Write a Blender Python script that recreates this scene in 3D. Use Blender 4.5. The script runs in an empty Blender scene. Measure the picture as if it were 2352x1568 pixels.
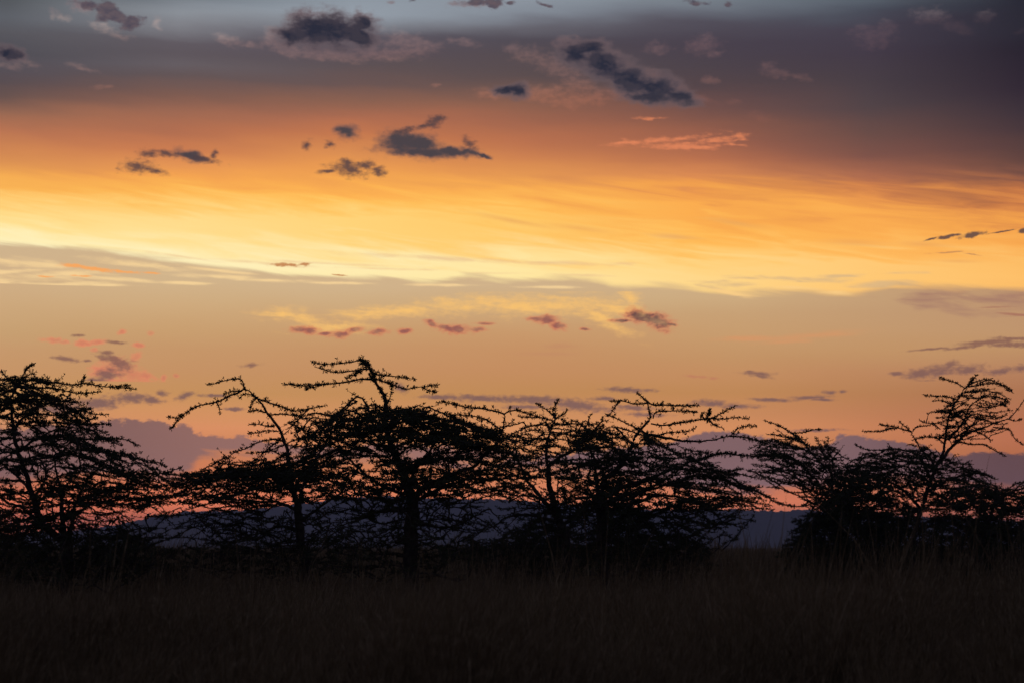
import bpy, math, random
import numpy as np
from mathutils import Vector, Matrix
R = math.radians
scn = bpy.context.scene
COL = scn.collection

# ------------------------------------------------------------------ camera
FP = 4573.0                      # focal length in units of the 2352-wide photograph (70 mm)
CAMH, PITCH = 1.6, 5.88
cam = bpy.data.cameras.new('camera'); camo = bpy.data.objects.new('camera', cam)
COL.objects.link(camo); scn.camera = camo
camo.location = (0, 0, CAMH); camo.rotation_euler = (R(90 + PITCH), 0, 0)
cam.sensor_width = 36.0; cam.lens = 36.0 * FP / 2352.0
cam.clip_start = 0.1; cam.clip_end = 60000
cam.dof.use_dof = True; cam.dof.focus_distance = 46.0; cam.dof.aperture_fstop = 3.2

cp, sp = math.cos(R(PITCH)), math.sin(R(PITCH))
def ray(px, py):
    x = (px - 1176.0) / FP; z = -(py - 784.0) / FP
    return x, cp - z * sp, sp + z * cp          # world x, y (forward), z (up)
def at(px, py, Y):
    x, y, z = ray(px, py)
    return np.array([x / y * Y, Y, CAMH + z / y * Y])
def uv(px, py):                                 # sky direction as azimuth / elevation, scaled
    x, y, z = ray(px, py)
    n = math.sqrt(x*x + y*y + z*z)
    return 1176 + math.atan2(x, y) * FP, 1255 - math.asin(z / n) * FP

def lin(c):
    return tuple((v/255/12.92 if v/255 <= 0.04045 else ((v/255 + 0.055)/1.055)**2.4) for v in c) + (1.0,)

# ------------------------------------------------------------------ world: dusk sky by direction
SUN_AZ, SUN_EL = -16.0, 0.6
w = bpy.data.worlds.new('World'); scn.world = w; w.use_nodes = True
NT = w.node_tree; NT.nodes.clear()
class G:
    """tiny node-graph writer"""
    def __init__(s, nt): s.nt = nt
    def n(s, typ, **kw):
        nd = s.nt.nodes.new(typ)
        for k, v in kw.items(): setattr(nd, k, v)
        return nd
    def put(s, sock, v):
        if isinstance(v, bpy.types.NodeSocket): s.nt.links.new(v, sock)
        elif v is not None: sock.default_value = v
    def m(s, op, a, b=None, c=None, clamp=False):
        nd = s.n('ShaderNodeMath', operation=op, use_clamp=clamp)
        for i, v in enumerate((a, b, c)):
            if v is not None: s.put(nd.inputs[i], v)
        return nd.outputs[0]
    def step(s, v, lo, hi, a=0.0, b=1.0, smooth=True):
        nd = s.n('ShaderNodeMapRange', interpolation_type='SMOOTHSTEP' if smooth else 'LINEAR')
        s.put(nd.inputs[0], v)
        for i, q in enumerate((lo, hi, a, b)): s.put(nd.inputs[1 + i], q)
        return nd.outputs[0]
    def mix(s, f, a, b, mode='MIX'):
        nd = s.n('ShaderNodeMix', data_type='RGBA', blend_type=mode)
        s.put(nd.inputs[0], f); s.put(nd.inputs[6], a); s.put(nd.inputs[7], b)
        return nd.outputs[2]
    def vec(s, x, y, z=0.0):
        nd = s.n('ShaderNodeCombineXYZ')
        for i, v in enumerate((x, y, z)): s.put(nd.inputs[i], v)
        return nd.outputs[0]
    def mapt(s, v, loc=(0,0,0), rot=0.0, scale=(1,1,1)):
        nd = s.n('ShaderNodeMapping', vector_type='TEXTURE')
        s.put(nd.inputs[0], v); nd.inputs[1].default_value = loc
        nd.inputs[2].default_value = (0, 0, rot); nd.inputs[3].default_value = scale
        return nd.outputs[0]
    def noise(s, v, detail=5, rough=0.55, dist=0.0, out=0, scale=1.0, lac=2.0):
        nd = s.n('ShaderNodeTexNoise', noise_dimensions='3D')
        s.put(nd.inputs['Vector'], v)
        nd.inputs['Scale'].default_value = scale; nd.inputs['Detail'].default_value = detail
        nd.inputs['Roughness'].default_value = rough; nd.inputs['Distortion'].default_value = dist
        nd.inputs['Lacunarity'].default_value = lac
        return nd.outputs[out]
    def ramp(s, f, stops):
        nd = s.n('ShaderNodeValToRGB'); s.put(nd.inputs[0], f)
        cr = nd.color_ramp; cr.interpolation = 'LINEAR'
        while len(cr.elements) < len(stops): cr.elements.new(0.5)
        for e, (p, c) in zip(cr.elements, stops): e.position = 0
        for i, (p, c) in enumerate(stops):
            cr.elements[i].position = p; cr.elements[i].color = c
        return nd.outputs[0]
    def curve(s, f, pts):
        nd = s.n('ShaderNodeFloatCurve'); s.put(nd.inputs[1], f)
        cv = nd.mapping.curves[0]
        while len(cv.points) < len(pts): cv.points.new(0.5, 0.5)
        for q, (x, y) in zip(cv.points, sorted(pts)): q.location = (x, y); q.handle_type = 'AUTO'
        nd.mapping.update()
        return nd.outputs[0]
g = G(NT)
tc = g.n('ShaderNodeTexCoord')
nrm = g.n('ShaderNodeVectorMath', operation='NORMALIZE'); g.put(nrm.inputs[0], tc.outputs['Generated'])
sx = g.n('ShaderNodeSeparateXYZ'); g.put(sx.inputs[0], nrm.outputs[0])
az = g.m('ARCTAN2', sx.outputs[0], sx.outputs[1]); el = g.m('ARCSINE', sx.outputs[2])
U = g.m('MULTIPLY_ADD', az, FP, 1176.0); V = g.m('MULTIPLY_ADD', el, -FP, 1255.0)
P0 = g.vec(U, V, 0.0)

# shared noises
nz_fine = g.noise(g.mapt(P0, scale=(46, 30, 1)), 7, 0.58)
nz_wisp = g.noise(g.mapt(P0, loc=(300, 90, 0), rot=R(4), scale=(120, 20, 1)), 6, 0.6, 0.4)
nz_tiny = g.noise(g.mapt(P0, loc=(77, 31, 0), scale=(17, 10, 1)), 5, 0.6)
nz_big = g.noise(g.mapt(P0, loc=(911, 40, 0), rot=R(3), scale=(430, 75, 1)), 4, 0.5)
nz_str = g.noise(g.mapt(P0, loc=(120, 700, 0), rot=R(7), scale=(260, 24, 1)), 6, 0.55, 0.7)
nz_fine, nz_wisp, nz_tiny = [g.m('MULTIPLY_ADD', q, 2.1, -0.55) for q in (nz_fine, nz_wisp, nz_tiny)]   # more contrast
wx_ = g.m('SUBTRACT', g.noise(g.mapt(P0, loc=(5, 5, 0), scale=(34, 24, 1)), 3, 0.5), 0.5)
wy_ = g.m('SUBTRACT', g.noise(g.mapt(P0, loc=(905, 705, 0), scale=(34, 24, 1)), 3, 0.5), 0.5)
P0 = g.vec(U, V, 1.0)
P1 = g.vec(g.m('MULTIPLY_ADD', wx_, 30.0, U), g.m('MULTIPLY_ADD', wy_, 20.0, V), 1.0)      # billowy warp
P2 = g.vec(g.m('MULTIPLY_ADD', wx_, 12.0, U), g.m('MULTIPLY_ADD', wy_, 6.0, V), 1.0)       # light warp for small clouds

VLO, VHI = -60.0, 1320.0
def colgrid(cols, v):
    f = g.m('DIVIDE', g.m('SUBTRACT', v, VLO), VHI - VLO, clamp=True)
    out = None; pu = None
    for px, stops in cols:
        st = [((uv(px, y)[1] - VLO) / (VHI - VLO), lin(c)) for y, c in stops]
        r = g.ramp(f, st); u = uv(px, 600)[0]
        out = r if out is None else g.mix(g.step(U, pu, u, smooth=False), out, r)
        pu = u
    return out
DECK = [
 (0, [(0,(84,87,91)),(40,(92,95,101)),(80,(88,87,92)),(115,(78,76,82)),(150,(84,78,84)),(190,(88,76,78)),(225,(104,82,76)),(260,(150,103,80)),(300,(184,115,80)),(340,(206,132,80)),(380,(224,150,80)),(405,(243,170,80)),(430,(250,182,88)),(460,(255,205,118)),(490,(255,220,142)),(520,(255,230,162)),(545,(255,241,192)),(570,(255,246,205))]),
 (400, [(0,(118,124,132)),(30,(138,143,150)),(60,(128,129,135)),(90,(95,88,94)),(120,(93,85,90)),(150,(100,92,96)),(180,(98,84,84)),(220,(124,90,78)),(260,(158,104,80)),(300,(178,110,78)),(340,(205,125,78)),(380,(228,148,82)),(410,(243,162,78)),(440,(253,185,88)),(470,(255,205,115)),(500,(255,222,148)),(540,(255,226,155)),(570,(255,236,180)),(600,(255,244,202)),(640,(255,240,190))]),
 (800, [(0,(140,149,159)),(30,(148,157,167)),(55,(130,134,142)),(80,(92,87,96)),(120,(88,78,85)),(150,(92,80,82)),(190,(106,84,80)),(230,(138,96,78)),(270,(175,108,78)),(310,(196,119,76)),(350,(220,143,80)),(390,(236,156,78)),(430,(253,180,85)),(460,(255,196,96)),(500,(255,214,128)),(540,(255,214,128)),(570,(255,225,155)),(610,(255,240,190)),(650,(255,238,185))]),
 (1200, [(0,(140,148,158)),(30,(131,138,148)),(60,(100,98,106)),(90,(80,74,82)),(130,(84,74,78)),(170,(90,76,76)),(200,(110,84,76)),(240,(140,95,76)),(280,(163,102,76)),(320,(186,113,76)),(360,(206,129,78)),(400,(226,149,80)),(430,(248,174,85)),(470,(255,190,92)),(500,(255,200,104)),(540,(255,206,116)),(570,(255,214,138)),(600,(255,226,158)),(630,(255,234,172)),(660,(255,232,170))]),
 (1600, [(0,(120,128,137)),(30,(100,103,113)),(60,(82,78,88)),(100,(72,64,74)),(150,(76,66,72)),(200,(84,68,70)),(250,(115,80,72)),(290,(140,90,72)),(330,(160,98,74)),(370,(186,113,76)),(400,(215,135,80)),(430,(238,158,80)),(470,(252,176,82)),(500,(250,174,82)),(540,(255,188,90)),(570,(255,198,106)),(600,(255,212,132)),(640,(255,218,146)),(690,(255,216,142))]),
 (2000, [(0,(88,96,106)),(30,(72,75,86)),(60,(68,62,74)),(120,(66,57,68)),(180,(70,60,66)),(240,(80,66,68)),(300,(105,75,68)),(350,(126,82,70)),(400,(170,105,76)),(430,(205,128,78)),(460,(230,150,80)),(500,(248,171,82)),(540,(252,178,86)),(580,(255,192,102)),(610,(255,204,124)),(640,(254,202,122)),(690,(252,196,116))]),
 (2352, [(0,(40,40,50)),(60,(42,40,50)),(120,(40,34,44)),(200,(48,38,48)),(260,(60,48,54)),(300,(72,54,56)),(340,(88,62,58)),(380,(102,69,60)),(410,(128,82,66)),(450,(190,115,70)),(480,(216,136,75)),(520,(244,165,78)),(560,(250,176,88)),(600,(252,190,105)),(640,(254,194,110)),(690,(250,188,106))]),
]
CLEAR = [
 (0, [(560,(206,178,142)),(620,(208,176,138)),(700,(204,167,124)),(760,(198,158,112)),(800,(197,151,106)),(850,(197,147,100)),(900,(202,147,99)),(940,(208,146,104)),(980,(206,138,106)),(1040,(196,122,94)),(1100,(196,112,86)),(1150,(216,112,84)),(1190,(220,110,84)),(1240,(200,102,84))]),
 (400, [(600,(208,178,140)),(640,(209,179,140)),(700,(206,169,125)),(760,(200,157,110)),(800,(197,149,103)),(850,(196,144,97)),(900,(200,144,97)),(940,(212,146,102)),(980,(220,142,104)),(1040,(208,126,94)),(1100,(206,116,88)),(1150,(226,118,88)),(1190,(222,112,88)),(1240,(200,102,84))]),
 (1200, [(600,(207,176,138)),(660,(207,176,138)),(700,(204,168,124)),(760,(200,152,106)),(800,(197,144,98)),(850,(195,139,92)),(900,(195,138,91)),(940,(203,140,96)),(980,(216,146,104)),(1040,(206,134,98)),(1100,(212,128,96)),(1150,(214,122,96)),(1240,(195,110,92))]),
 (1700, [(640,(204,172,132)),(680,(204,170,128)),(720,(199,160,117)),(770,(198,154,108)),(820,(194,145,98)),(860,(194,139,92)),(900,(193,135,90)),(950,(202,136,96)),(985,(213,140,98)),(1040,(200,128,96)),(1100,(198,118,94)),(1160,(214,118,92)),(1240,(190,104,88))]),
 (2352, [(640,(188,146,108)),(700,(188,146,110)),(750,(190,147,108)),(800,(190,144,100)),(850,(180,126,90)),(900,(174,114,84)),(950,(178,110,82)),(1000,(184,108,80)),(1040,(180,104,76)),(1100,(172,98,78)),(1150,(186,100,80)),(1240,(170,92,80))]),
]
def shift(cols, fn): return [(x, [(y, tuple(min(255, v * k) for v, k in zip(c, fn(y)))) for y, c in st]) for x, st in cols]
DECK = shift(DECK, lambda y: (1, .985, .93) if y >= 430 else (1, 1, 1))
CLEAR = shift(CLEAR, lambda y: (.965, .97, .80) if y >= 1040 else ((.98, .985, .88) if y >= 900 else (1, 1, .98)))
# deck: wavy, streaked
bright = g.m('MULTIPLY', g.step(V, 380, 480), g.step(V, 600, 650, 1.0, 0.35))
warpv = g.m('MULTIPLY', g.m('SUBTRACT', nz_str, 0.5), g.m('MULTIPLY', bright, g.step(U, 100, 1500, 100.0, 190.0)))
warpb = g.m('MULTIPLY', g.m('SUBTRACT', nz_big, 0.5), g.step(V, 420, 560, 55.0, 12.0))
# keep the warp one-sided near the bright underside, so that the rim stays bright
deck = colgrid(DECK, g.m('ADD', g.m('ADD', V, warpv), warpb))
clear = colgrid(CLEAR, g.m('ADD', V, g.m('MULTIPLY', g.m('SUBTRACT', nz_big, 0.5), 26.0)))
EDGE = [(-300,552),(0,560),(150,571),(300,586),(430,603),(520,615),(620,627),(700,632),(776,634),(900,637),(985,643),(1080,635),(1180,645),(1270,640),(1350,643),(1440,661),(1530,660),(1640,676),(1750,676),(1850,674),(1950,680),(2010,668),(2080,660),(2200,666),(2352,669),(2700,670)]
CU0, CU1 = -400.0, 2800.0
def edgecurve(pts, v0, v1):
    pl = []
    for x, y in pts:
        a, b = uv(x, y); pl.append(((a - CU0) / (CU1 - CU0), (b - v0) / (v1 - v0)))
    f = g.m('DIVIDE', g.m('SUBTRACT', U, CU0), CU1 - CU0, clamp=True)
    return g.m('MULTIPLY_ADD', g.curve(f, pl), v1 - v0, v0)
ed = edgecurve(EDGE, 500.0, 720.0)
dd = g.m('SUBTRACT', V, g.m('ADD', ed, g.m('ADD', g.m('MULTIPLY', g.m('SUBTRACT', nz_wisp, 0.5), g.step(U, 400, 2000, 8.0, 16.0)), g.m('MULTIPLY', g.m('SUBTRACT', nz_str, 0.5), 34.0))))
def field(blobs, P):
    """1 at the centre of the nearest ellipse, 0 on its rim (P carries azimuth, elevation, 1)"""
    out = None
    for b in blobs:
        cx, cy, rx, ry = b[:4]; rot = R(b[4]) if len(b) > 4 else 0.0
        u, v = uv(cx, cy); c_, s_ = math.cos(rot), math.sin(rot)
        d1 = g.n('ShaderNodeVectorMath', operation='DOT_PRODUCT'); g.put(d1.inputs[0], P)
        d1.inputs[1].default_value = (c_ / rx, s_ / rx, -(u * c_ + v * s_) / rx)
        d2 = g.n('ShaderNodeVectorMath', operation='DOT_PRODUCT'); g.put(d2.inputs[0], P)
        d2.inputs[1].default_value = (-s_ / ry, c_ / ry, -(-u * s_ + v * c_) / ry)
        q = g.m('MULTIPLY', d1.outputs['Value'], d1.outputs['Value'])
        q = g.m('MULTIPLY_ADD', d2.outputs['Value'], d2.outputs['Value'], q)
        out = q if out is None else g.m('SMOOTH_MIN', out, q, 0.45)
    return g.m('SUBTRACT', 1.0, g.m('SQRT', g.m('MAXIMUM', out, 0.0)))
def dens(blobs, P, nz, amp):
    return g.m('MULTIPLY_ADD', g.m('SUBTRACT', nz, 0.5), amp, field(blobs, P))
def over(base, d, lo, hi, colr, op=1.0):
    return g.mix(g.m('MULTIPLY', g.step(d, lo, hi), op), base, colr)
L = lambda *c: lin(c)


def cut(px, a, b):
    """which of two skies, chosen by elevation (a hard 0/1 choice, so that only one is evaluated)"""
    return (g.m('GREATER_THAN', V, px), a, b)

# ---- the cloud deck above the edge
def slips(col):
    d = dens([(655,609,50,6,0),(700,607,22,4,-4),(775,632,24,2.5,3)], P2, nz_tiny, 0.9)
    col = over(col, d, 0.0, 0.7, L(196,132,80), 0.95)
    d = dens([(170,611,50,6,3),(215,617,75,6,7),(280,624,50,4,6),(345,627,30,3,2),(105,635,24,2.5,2),(190,634,30,2.5,0)], P2, nz_tiny, 0.9)
    return over(col, d, 0.0, 0.7, L(250,166,88), 0.9)
def cream_right(col):
    d = dens([(1820,660,110,6,4),(1930,672,60,7,3),(1690,676,60,7,10)], P0, nz_wisp, 1.4)
    return over(col, d, 0.0, 1.0, L(252,206,134), 0.8)
col = deck
d = dens([(1960,556,120,13,4),(2120,562,80,10,4),(1690,512,110,12,9),(1180,508,150,9,10),(1330,525,120,10,8),(1560,545,110,9,6),(2200,600,90,7,3)], P0, nz_str, 2.2)
col = over(col, d, 0.0, 1.3, L(228,158,88), 0.55)
d = dens([(980,592,260,8,3),(1250,604,200,7,2),(1420,607,60,7,0)], P0, nz_wisp, 1.6)
col = over(col, d, 0.0, 1.2, L(226,180,136), 0.6)
d = dens([(1800,640,130,9,3),(1700,655,110,10,2),(1940,634,80,6,0),(2020,655,90,9,-3),(2060,628,80,5,0)], P0, nz_wisp, 1.8)
col = over(col, d, -0.1, 1.0, L(212,178,132), 0.75)
col = cream_right(col)
d = dens([(2232,540,38,8,-10),(2175,544,36,5,-10),(2140,549,24,3,-12),(2300,532,40,2.5,-8),(2350,530,18,8,-20)], P2, nz_tiny, 0.8)
col = over(col, d, 0.0, 0.6, L(98,74,66), 0.95)
d = dens([(2180,580,60,2.4,-1),(2230,584,30,2,10)], P2, nz_tiny, 0.8)
col = over(col, d, 0.0, 0.8, L(190,130,84), 0.8)
d = dens([(600,604,150,5,4),(760,606,170,4,2),(420,590,90,4,7),(900,618,180,4,1),(1120,628,120,4,0),(1330,632,90,4,2)], P0, nz_wisp, 1.5)
col = over(col, d, -0.2, 1.2, L(232,192,142), 0.6)
deck_low = slips(col)

# upper part of the deck
col = deck
HALO = [(625,85,34,24),(660,112,55,20,8),(760,130,95,15,4),(850,122,60,22),(930,96,60,28,10),(975,112,45,28,0),(900,128,50,16,0),(840,45,34,24),(526,92,38,13,14),(580,105,34,9,8),(705,34,54,14,-10),
 (1180,112,30,14),(1215,128,44,26,15),(1270,150,62,28,22),(1310,100,44,18,5),(1365,104,38,16),(1405,132,38,20,40),(1450,158,32,16,35),(1500,172,34,14,20),(1555,198,44,14,30),(1330,190,64,26,20),(1250,212,84,22,0),(1350,226,84,20,-4),(1290,238,76,12,5),(1120,215,48,15,0),(1060,96,44,11,10),(1420,215,64,16,8),(1610,225,44,12,15),(1690,236,24,8),
 (1510,110,36,16),(1612,104,46,27,0),(1640,125,32,9),(2010,84,56,32,10),(2035,70,32,24),(1985,70,32,22),(2140,38,52,24,5),(2200,62,46,18,10),(2262,40,28,16),(1765,150,22,15),(1785,168,46,16,10),(1835,178,36,9,15),(1633,185,22,10),(1747,268,40,11,15),
 (190,157,48,9,14),(236,200,28,7),(60,143,36,14,12),(20,152,60,8,4),(192,16,42,20,10),(240,66,50,12,16),(270,82,48,9,8),(362,54,14,17),(122,32,12,20),(150,42,22,9),(1000,195,14,7),(1090,10,84,10,0),(900,5,14,8),(2345,72,22,8,-10)]
hd = dens(HALO, P1, nz_fine, 0.95)
h2 = g.m('MULTIPLY_ADD', g.m('SUBTRACT', nz_tiny, 0.5), 0.4, hd)
ha = g.m('MULTIPLY', g.step(h2, -0.15, 0.8), g.step(nz_tiny, 0.2, 0.8, 0.55, 1.0))
gain = g.mix(1.0, col, (1.95, 1.58, 1.38, 1), 'MULTIPLY')
halo = g.mix(g.step(V, 45, 90), L(128,112,116), gain)
col = g.mix(g.m('MULTIPLY', g.m('MULTIPLY', ha, g.step(U, 1600, 2150, 0.9, 0.55)), g.step(V, 180, 275, 1.0, 0.18)), col, halo)
d = dens([(1440,328,60,5,-3),(1500,324,80,9,-4),(1570,318,70,9,-8),(1560,335,90,10,2),(1640,326,60,10,-6),(1680,332,50,6,2),(1500,272,36,4,2),(1700,322,28,4,0),(1620,338,60,7,0)], P2, nz_wisp, 1.9)
d = g.m('MULTIPLY_ADD', g.m('SUBTRACT', nz_tiny, 0.5), 0.9, d)
col = over(col, d, -0.2, 1.1, L(228,134,90), 0.82)
MAUVE = [(240,22,46,26,30),(262,40,40,22,20),(210,12,44,15,10),(298,52,27,20),(1110,4,54,12,0),(1135,10,24,10),(1170,8,16,6),(950,0,16,6),(1260,14,20,5,20),(1595,5,30,7,10),(1670,12,12,9,30)]
d = dens(MAUVE, P1, nz_fine, 1.5)
col = over(col, d, -0.05, 0.6, g.mix(nz_tiny, L(70,64,78), L(104,88,92)), 0.92)
SLATE = [(672,84,56,26,5),(722,66,80,52,0),(775,72,80,52,8),(825,84,54,36,20),(836,54,42,28,0),(20,124,46,21,8),
 (1322,124,52,36,10),(1356,112,48,26,0),(1385,148,70,44,28),(1440,180,80,46,20),(1505,202,84,40,12),(1562,222,60,26,12),(1490,224,86,20,4),
 (1190,210,30,21),(1166,207,40,16,-5),
 (922,328,66,34,2),(972,332,58,32,20),(975,350,115,15,2),(1045,348,68,15,6),(1078,347,36,13,20),(1110,357,26,7,22),
 (797,303,36,19,8),
 (435,359,44,16,12)]
sd = dens(SLATE, P1, nz_fine, 0.62)
sd = g.m('MULTIPLY_ADD', g.m('SUBTRACT', nz_tiny, 0.5), 0.22, sd)
rimc = g.mix(g.step(V, 230, 330), L(106,90,94), L(120,88,78))
corec = g.mix(g.step(V, 200, 300), g.mix(g.step(nz_fine, 0.35, 0.65), L(40,42,56), L(58,54,64)), L(74,65,68))
col = g.mix(g.step(sd, -0.22, 0.62), col, g.mix(g.step(sd, 0.05, 0.75), rimc, corec))
THIN = [(1002,278,26,17,-20),(985,288,34,6,-15),(757,333,16,12),(705,335,13,13),(800,389,56,20,6),(842,380,26,14,0),(868,392,26,14,10),(760,394,34,7,-5),(797,374,22,11),
 (470,367,44,9,8),(491,358,10,16),(341,353,24,9),(385,353,50,8,8),(318,383,40,18,-4),(352,391,42,9,14),(930,300,50,8,-8),(1080,330,24,12,30)]
d = dens(THIN, P2, nz_tiny, 0.95)
d = g.m('MULTIPLY_ADD', g.m('SUBTRACT', nz_fine, 0.5), 0.7, d)
col = over(col, d, -0.25, 1.0, L(80,64,65), 0.92)
deck_up = col

# ---- the clear band under the deck
def veil(col):
    d = dens([(2300,690,170,30,6),(2180,700,140,24,12),(2120,676,110,12,0)], P0, nz_wisp, 1.6)
    col = over(col, d, -0.1, 1.3, L(158,114,100), 0.75)
    d = dens([(2280,706,65,3,0),(2330,722,50,4,6)], P0, nz_wisp, 0.8)
    return over(col, d, 0.0, 0.8, L(160,100,84), 0.7)
d = dens([(30,646,170,19,-8),(150,630,150,11,-4),(260,640,130,6,3),(60,606,130,12,4),(420,650,100,4,0),(330,610,130,9,6),(240,655,80,4,0),(500,636,110,6,2),(480,618,100,5,5),(620,644,120,4,1),(760,650,120,3.5,0),(1000,655,120,4,0),(1250,660,120,4,0),(20,625,120,7,-6),(130,655,140,6,-4)], P0, nz_wisp, 1.5)
col = over(clear, d, -0.2, 1.1, L(248,212,152), 0.85)
clear_top = slips(cream_right(veil(col)))

col = cream_right(veil(clear))
d = dens([(1850,772,190,12,-4),(1800,785,110,8,-3),(1720,778,120,9,0)], P0, nz_wisp, 1.0)
col = over(col, d, 0.0, 1.1, L(214,148,98), 0.7)
d = dens([(1290,795,60,10,0),(1250,812,150,6,0)], P0, nz_wisp, 1.0)
col = over(col, d, 0.0, 1.1, L(192,134,96), 0.5)
d = dens([(650,720,44,12,0),(705,733,40,10,10),(770,752,66,12,0),(850,722,86,12,-6),(940,712,74,11,-6),(1060,704,86,17,-4),(1120,695,64,12,0),(1200,705,94,18,4),(1290,704,94,20,8),(1370,722,72,13,32),(1420,708,72,16,15),(1450,690,32,14,50)], P1, nz_wisp, 1.9)
d = g.m('MULTIPLY_ADD', g.m('SUBTRACT', nz_tiny, 0.5), 0.9, d)
col = over(col, d, -0.9, 1.7, L(253,196,108), 0.85)
RED = [(690,757,28,9,0),(715,760,24,10,0),(745,766,24,5,0),(782,768,28,11,-4),(815,758,24,7,-12),(868,762,24,9,-4),(930,761,20,7,-3),(992,744,22,8,22),(1020,752,28,8,10),(1050,756,44,12,2),(1095,757,30,7,0),(1112,743,28,4,0),(1255,735,32,13,0),(1283,748,24,10,8),(1235,733,30,7,0),(1345,756,12,4,5),
 (1470,726,40,19,12),(1512,738,44,23,18),(1490,733,50,16,16),(1430,736,36,5,-2),(1545,746,18,5,10),
 (125,782,26,7,2),(148,786,16,5),(190,788,22,8,4),(226,785,22,7,-10),(318,793,16,6,0),(280,763,11,6,-25),(216,803,9,6),(345,765,10,7,-30),
 (278,848,52,24,16),(302,860,54,18,14),(255,842,34,18,10),(312,818,18,9,-35),(335,862,20,10,12),(378,866,8,9,20),(405,863,7,5),(295,878,64,9,4),(235,850,34,16,-20)]
d = dens(RED, P2, nz_tiny, 0.8)
d = g.m('MULTIPLY_ADD', g.m('SUBTRACT', nz_fine, 0.5), 0.5, d)
col = g.mix(g.m('MULTIPLY', g.step(d, -0.3, 0.6), g.m('MULTIPLY', g.step(nz_fine, 0.2, 0.8, 0.5, 0.95), g.step(U, 330, 640, 0.95, 1.0))), col, g.mix(g.m('MULTIPLY', g.step(d, 0.15, 0.85), g.step(U, 300, 700, 0.25, 1.0)), g.mix(g.step(U, 300, 700), L(226,132,96), L(208,120,86)), g.mix(g.step(U, 1300, 1420), L(146,86,78), L(98,62,64))))
def dusk(col, sel):
    DUSK = [(255,822,36,12,12),(280,834,30,16,14),(245,862,36,17,-16),(220,875,44,12,-14),(265,786,30,5,3),(178,770,13,4),(155,824,34,7,6),(200,828,14,4),(245,810,20,6),
     (150,936,80,22,-4),(230,925,60,17,-8),(300,912,58,14,0),(345,917,32,10,8),(425,908,24,9,-20),(372,902,18,7),(490,908,40,5,0),(540,938,30,5),
     (578,838,28,6,-6),(918,888,22,12,30),(1010,911,46,7,0),(1110,914,120,10,2),(1230,917,120,12,2),(1330,932,94,15,6),(1390,915,46,6,2),(1200,934,60,7),(1440,894,54,7,2),(1490,895,30,5,2),(1460,935,60,7,3),(1480,952,60,6,2),
     (1737,857,44,7,2),(1745,863,32,5,8),(1640,926,62,9,4),(1690,932,52,7,2),(1770,917,48,5,2),(1860,912,52,6,-2),(1905,900,18,5,0),(1935,900,12,5),(1890,917,34,4),(1865,988,74,4,-1),
     (2110,858,42,13,-4),(2150,850,48,17,-10),(2180,842,26,14,-30),(2225,848,48,12,-4),(2300,852,38,9,-6),(2345,845,18,10),(2060,858,20,5),(2100,877,64,3.5,-3),
     (2270,786,84,6,-3),(2320,792,64,7,2),(2215,797,54,5,-6),(2140,801,54,3,-4),(2330,778,54,5,3),(1720,852,9,3)]
    d = dens([b for b in DUSK if sel(b[1])], P2, nz_tiny, 0.9)
    d = g.m('MULTIPLY_ADD', g.m('SUBTRACT', nz_wisp, 0.5), 0.6, d)
    dc = g.mix(g.step(V, 780, 930), L(132,90,76), L(114,84,82))
    return g.mix(g.m('MULTIPLY', g.step(d, -0.25, 0.85), 0.85), col, dc)
col = dusk(col, lambda y: y < 900)
d = dens([(1600,864,40,5,2),(1640,868,20,5,4)], P2, nz_tiny, 0.9)
clear_mid = over(col, d, 0.0, 0.8, L(188,120,88), 0.7)

def bank(col, top, bot, cc, op, amp=24.0):
    vs = [y for _, y in top] + [y for _, y in bot]
    v0, v1 = min(vs) - 60, max(vs) + 60
    t = edgecurve(top, v0, v1); b = edgecurve(bot, v0, v1)
    lump = g.m('MULTIPLY', g.m('SUBTRACT', nz_fine, 0.5), amp)
    a = g.step(g.m('SUBTRACT', V, g.m('ADD', g.m('ADD', t, lump), g.m('MULTIPLY', g.m('SUBTRACT', nz_tiny, 0.5), 11.0))), -4.0, 5.0)
    c = g.m('SUBTRACT', V, g.m('ADD', b, g.m('MULTIPLY', g.m('SUBTRACT', nz_wisp, 0.5), 34.0)))
    return g.mix(g.m('MULTIPLY', g.m('MULTIPLY', a, g.step(c, -14.0, 22.0, 1.0, 0.0)), op), col, cc)
col = dusk(clear, lambda y: y >= 885)
col = bank(col, [(-300,1000),(0,985),(100,975),(200,968),(250,965),(330,964),(400,970),(435,984),(470,996),(520,1000),(570,1004),(640,1016),(760,1026),(900,1018),(1050,1024),(1200,1040),(2700,1050)],
           [(-300,1100),(0,1100),(200,1086),(330,1092),(420,1086),(470,1042),(560,1034),(700,1050),(900,1052),(1050,1060),(1200,1040),(2700,1040)],
           g.mix(g.step(U, 100, 700), L(120,88,84), L(146,104,94)), 0.95)
col = bank(col, [(-300,1200),(1150,1060),(1300,1040),(1420,1030),(1540,1012),(1600,998),(1663,991),(1730,1000),(1790,1014),(1860,1030),(1910,1012),(1945,999),(1990,1000),(2050,1010),(2130,1030),(2200,1042),(2260,1036),(2310,1040),(2352,1043),(2700,1040)],
           [(-300,1060),(1150,1064),(1300,1075),(1500,1100),(1700,1122),(1850,1112),(2000,1092),(2200,1112),(2352,1120),(2700,1120)],
           g.mix(g.step(U, 1900, 2300), L(118,90,92), L(88,64,66)), 0.95)
clear_low = col

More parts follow.
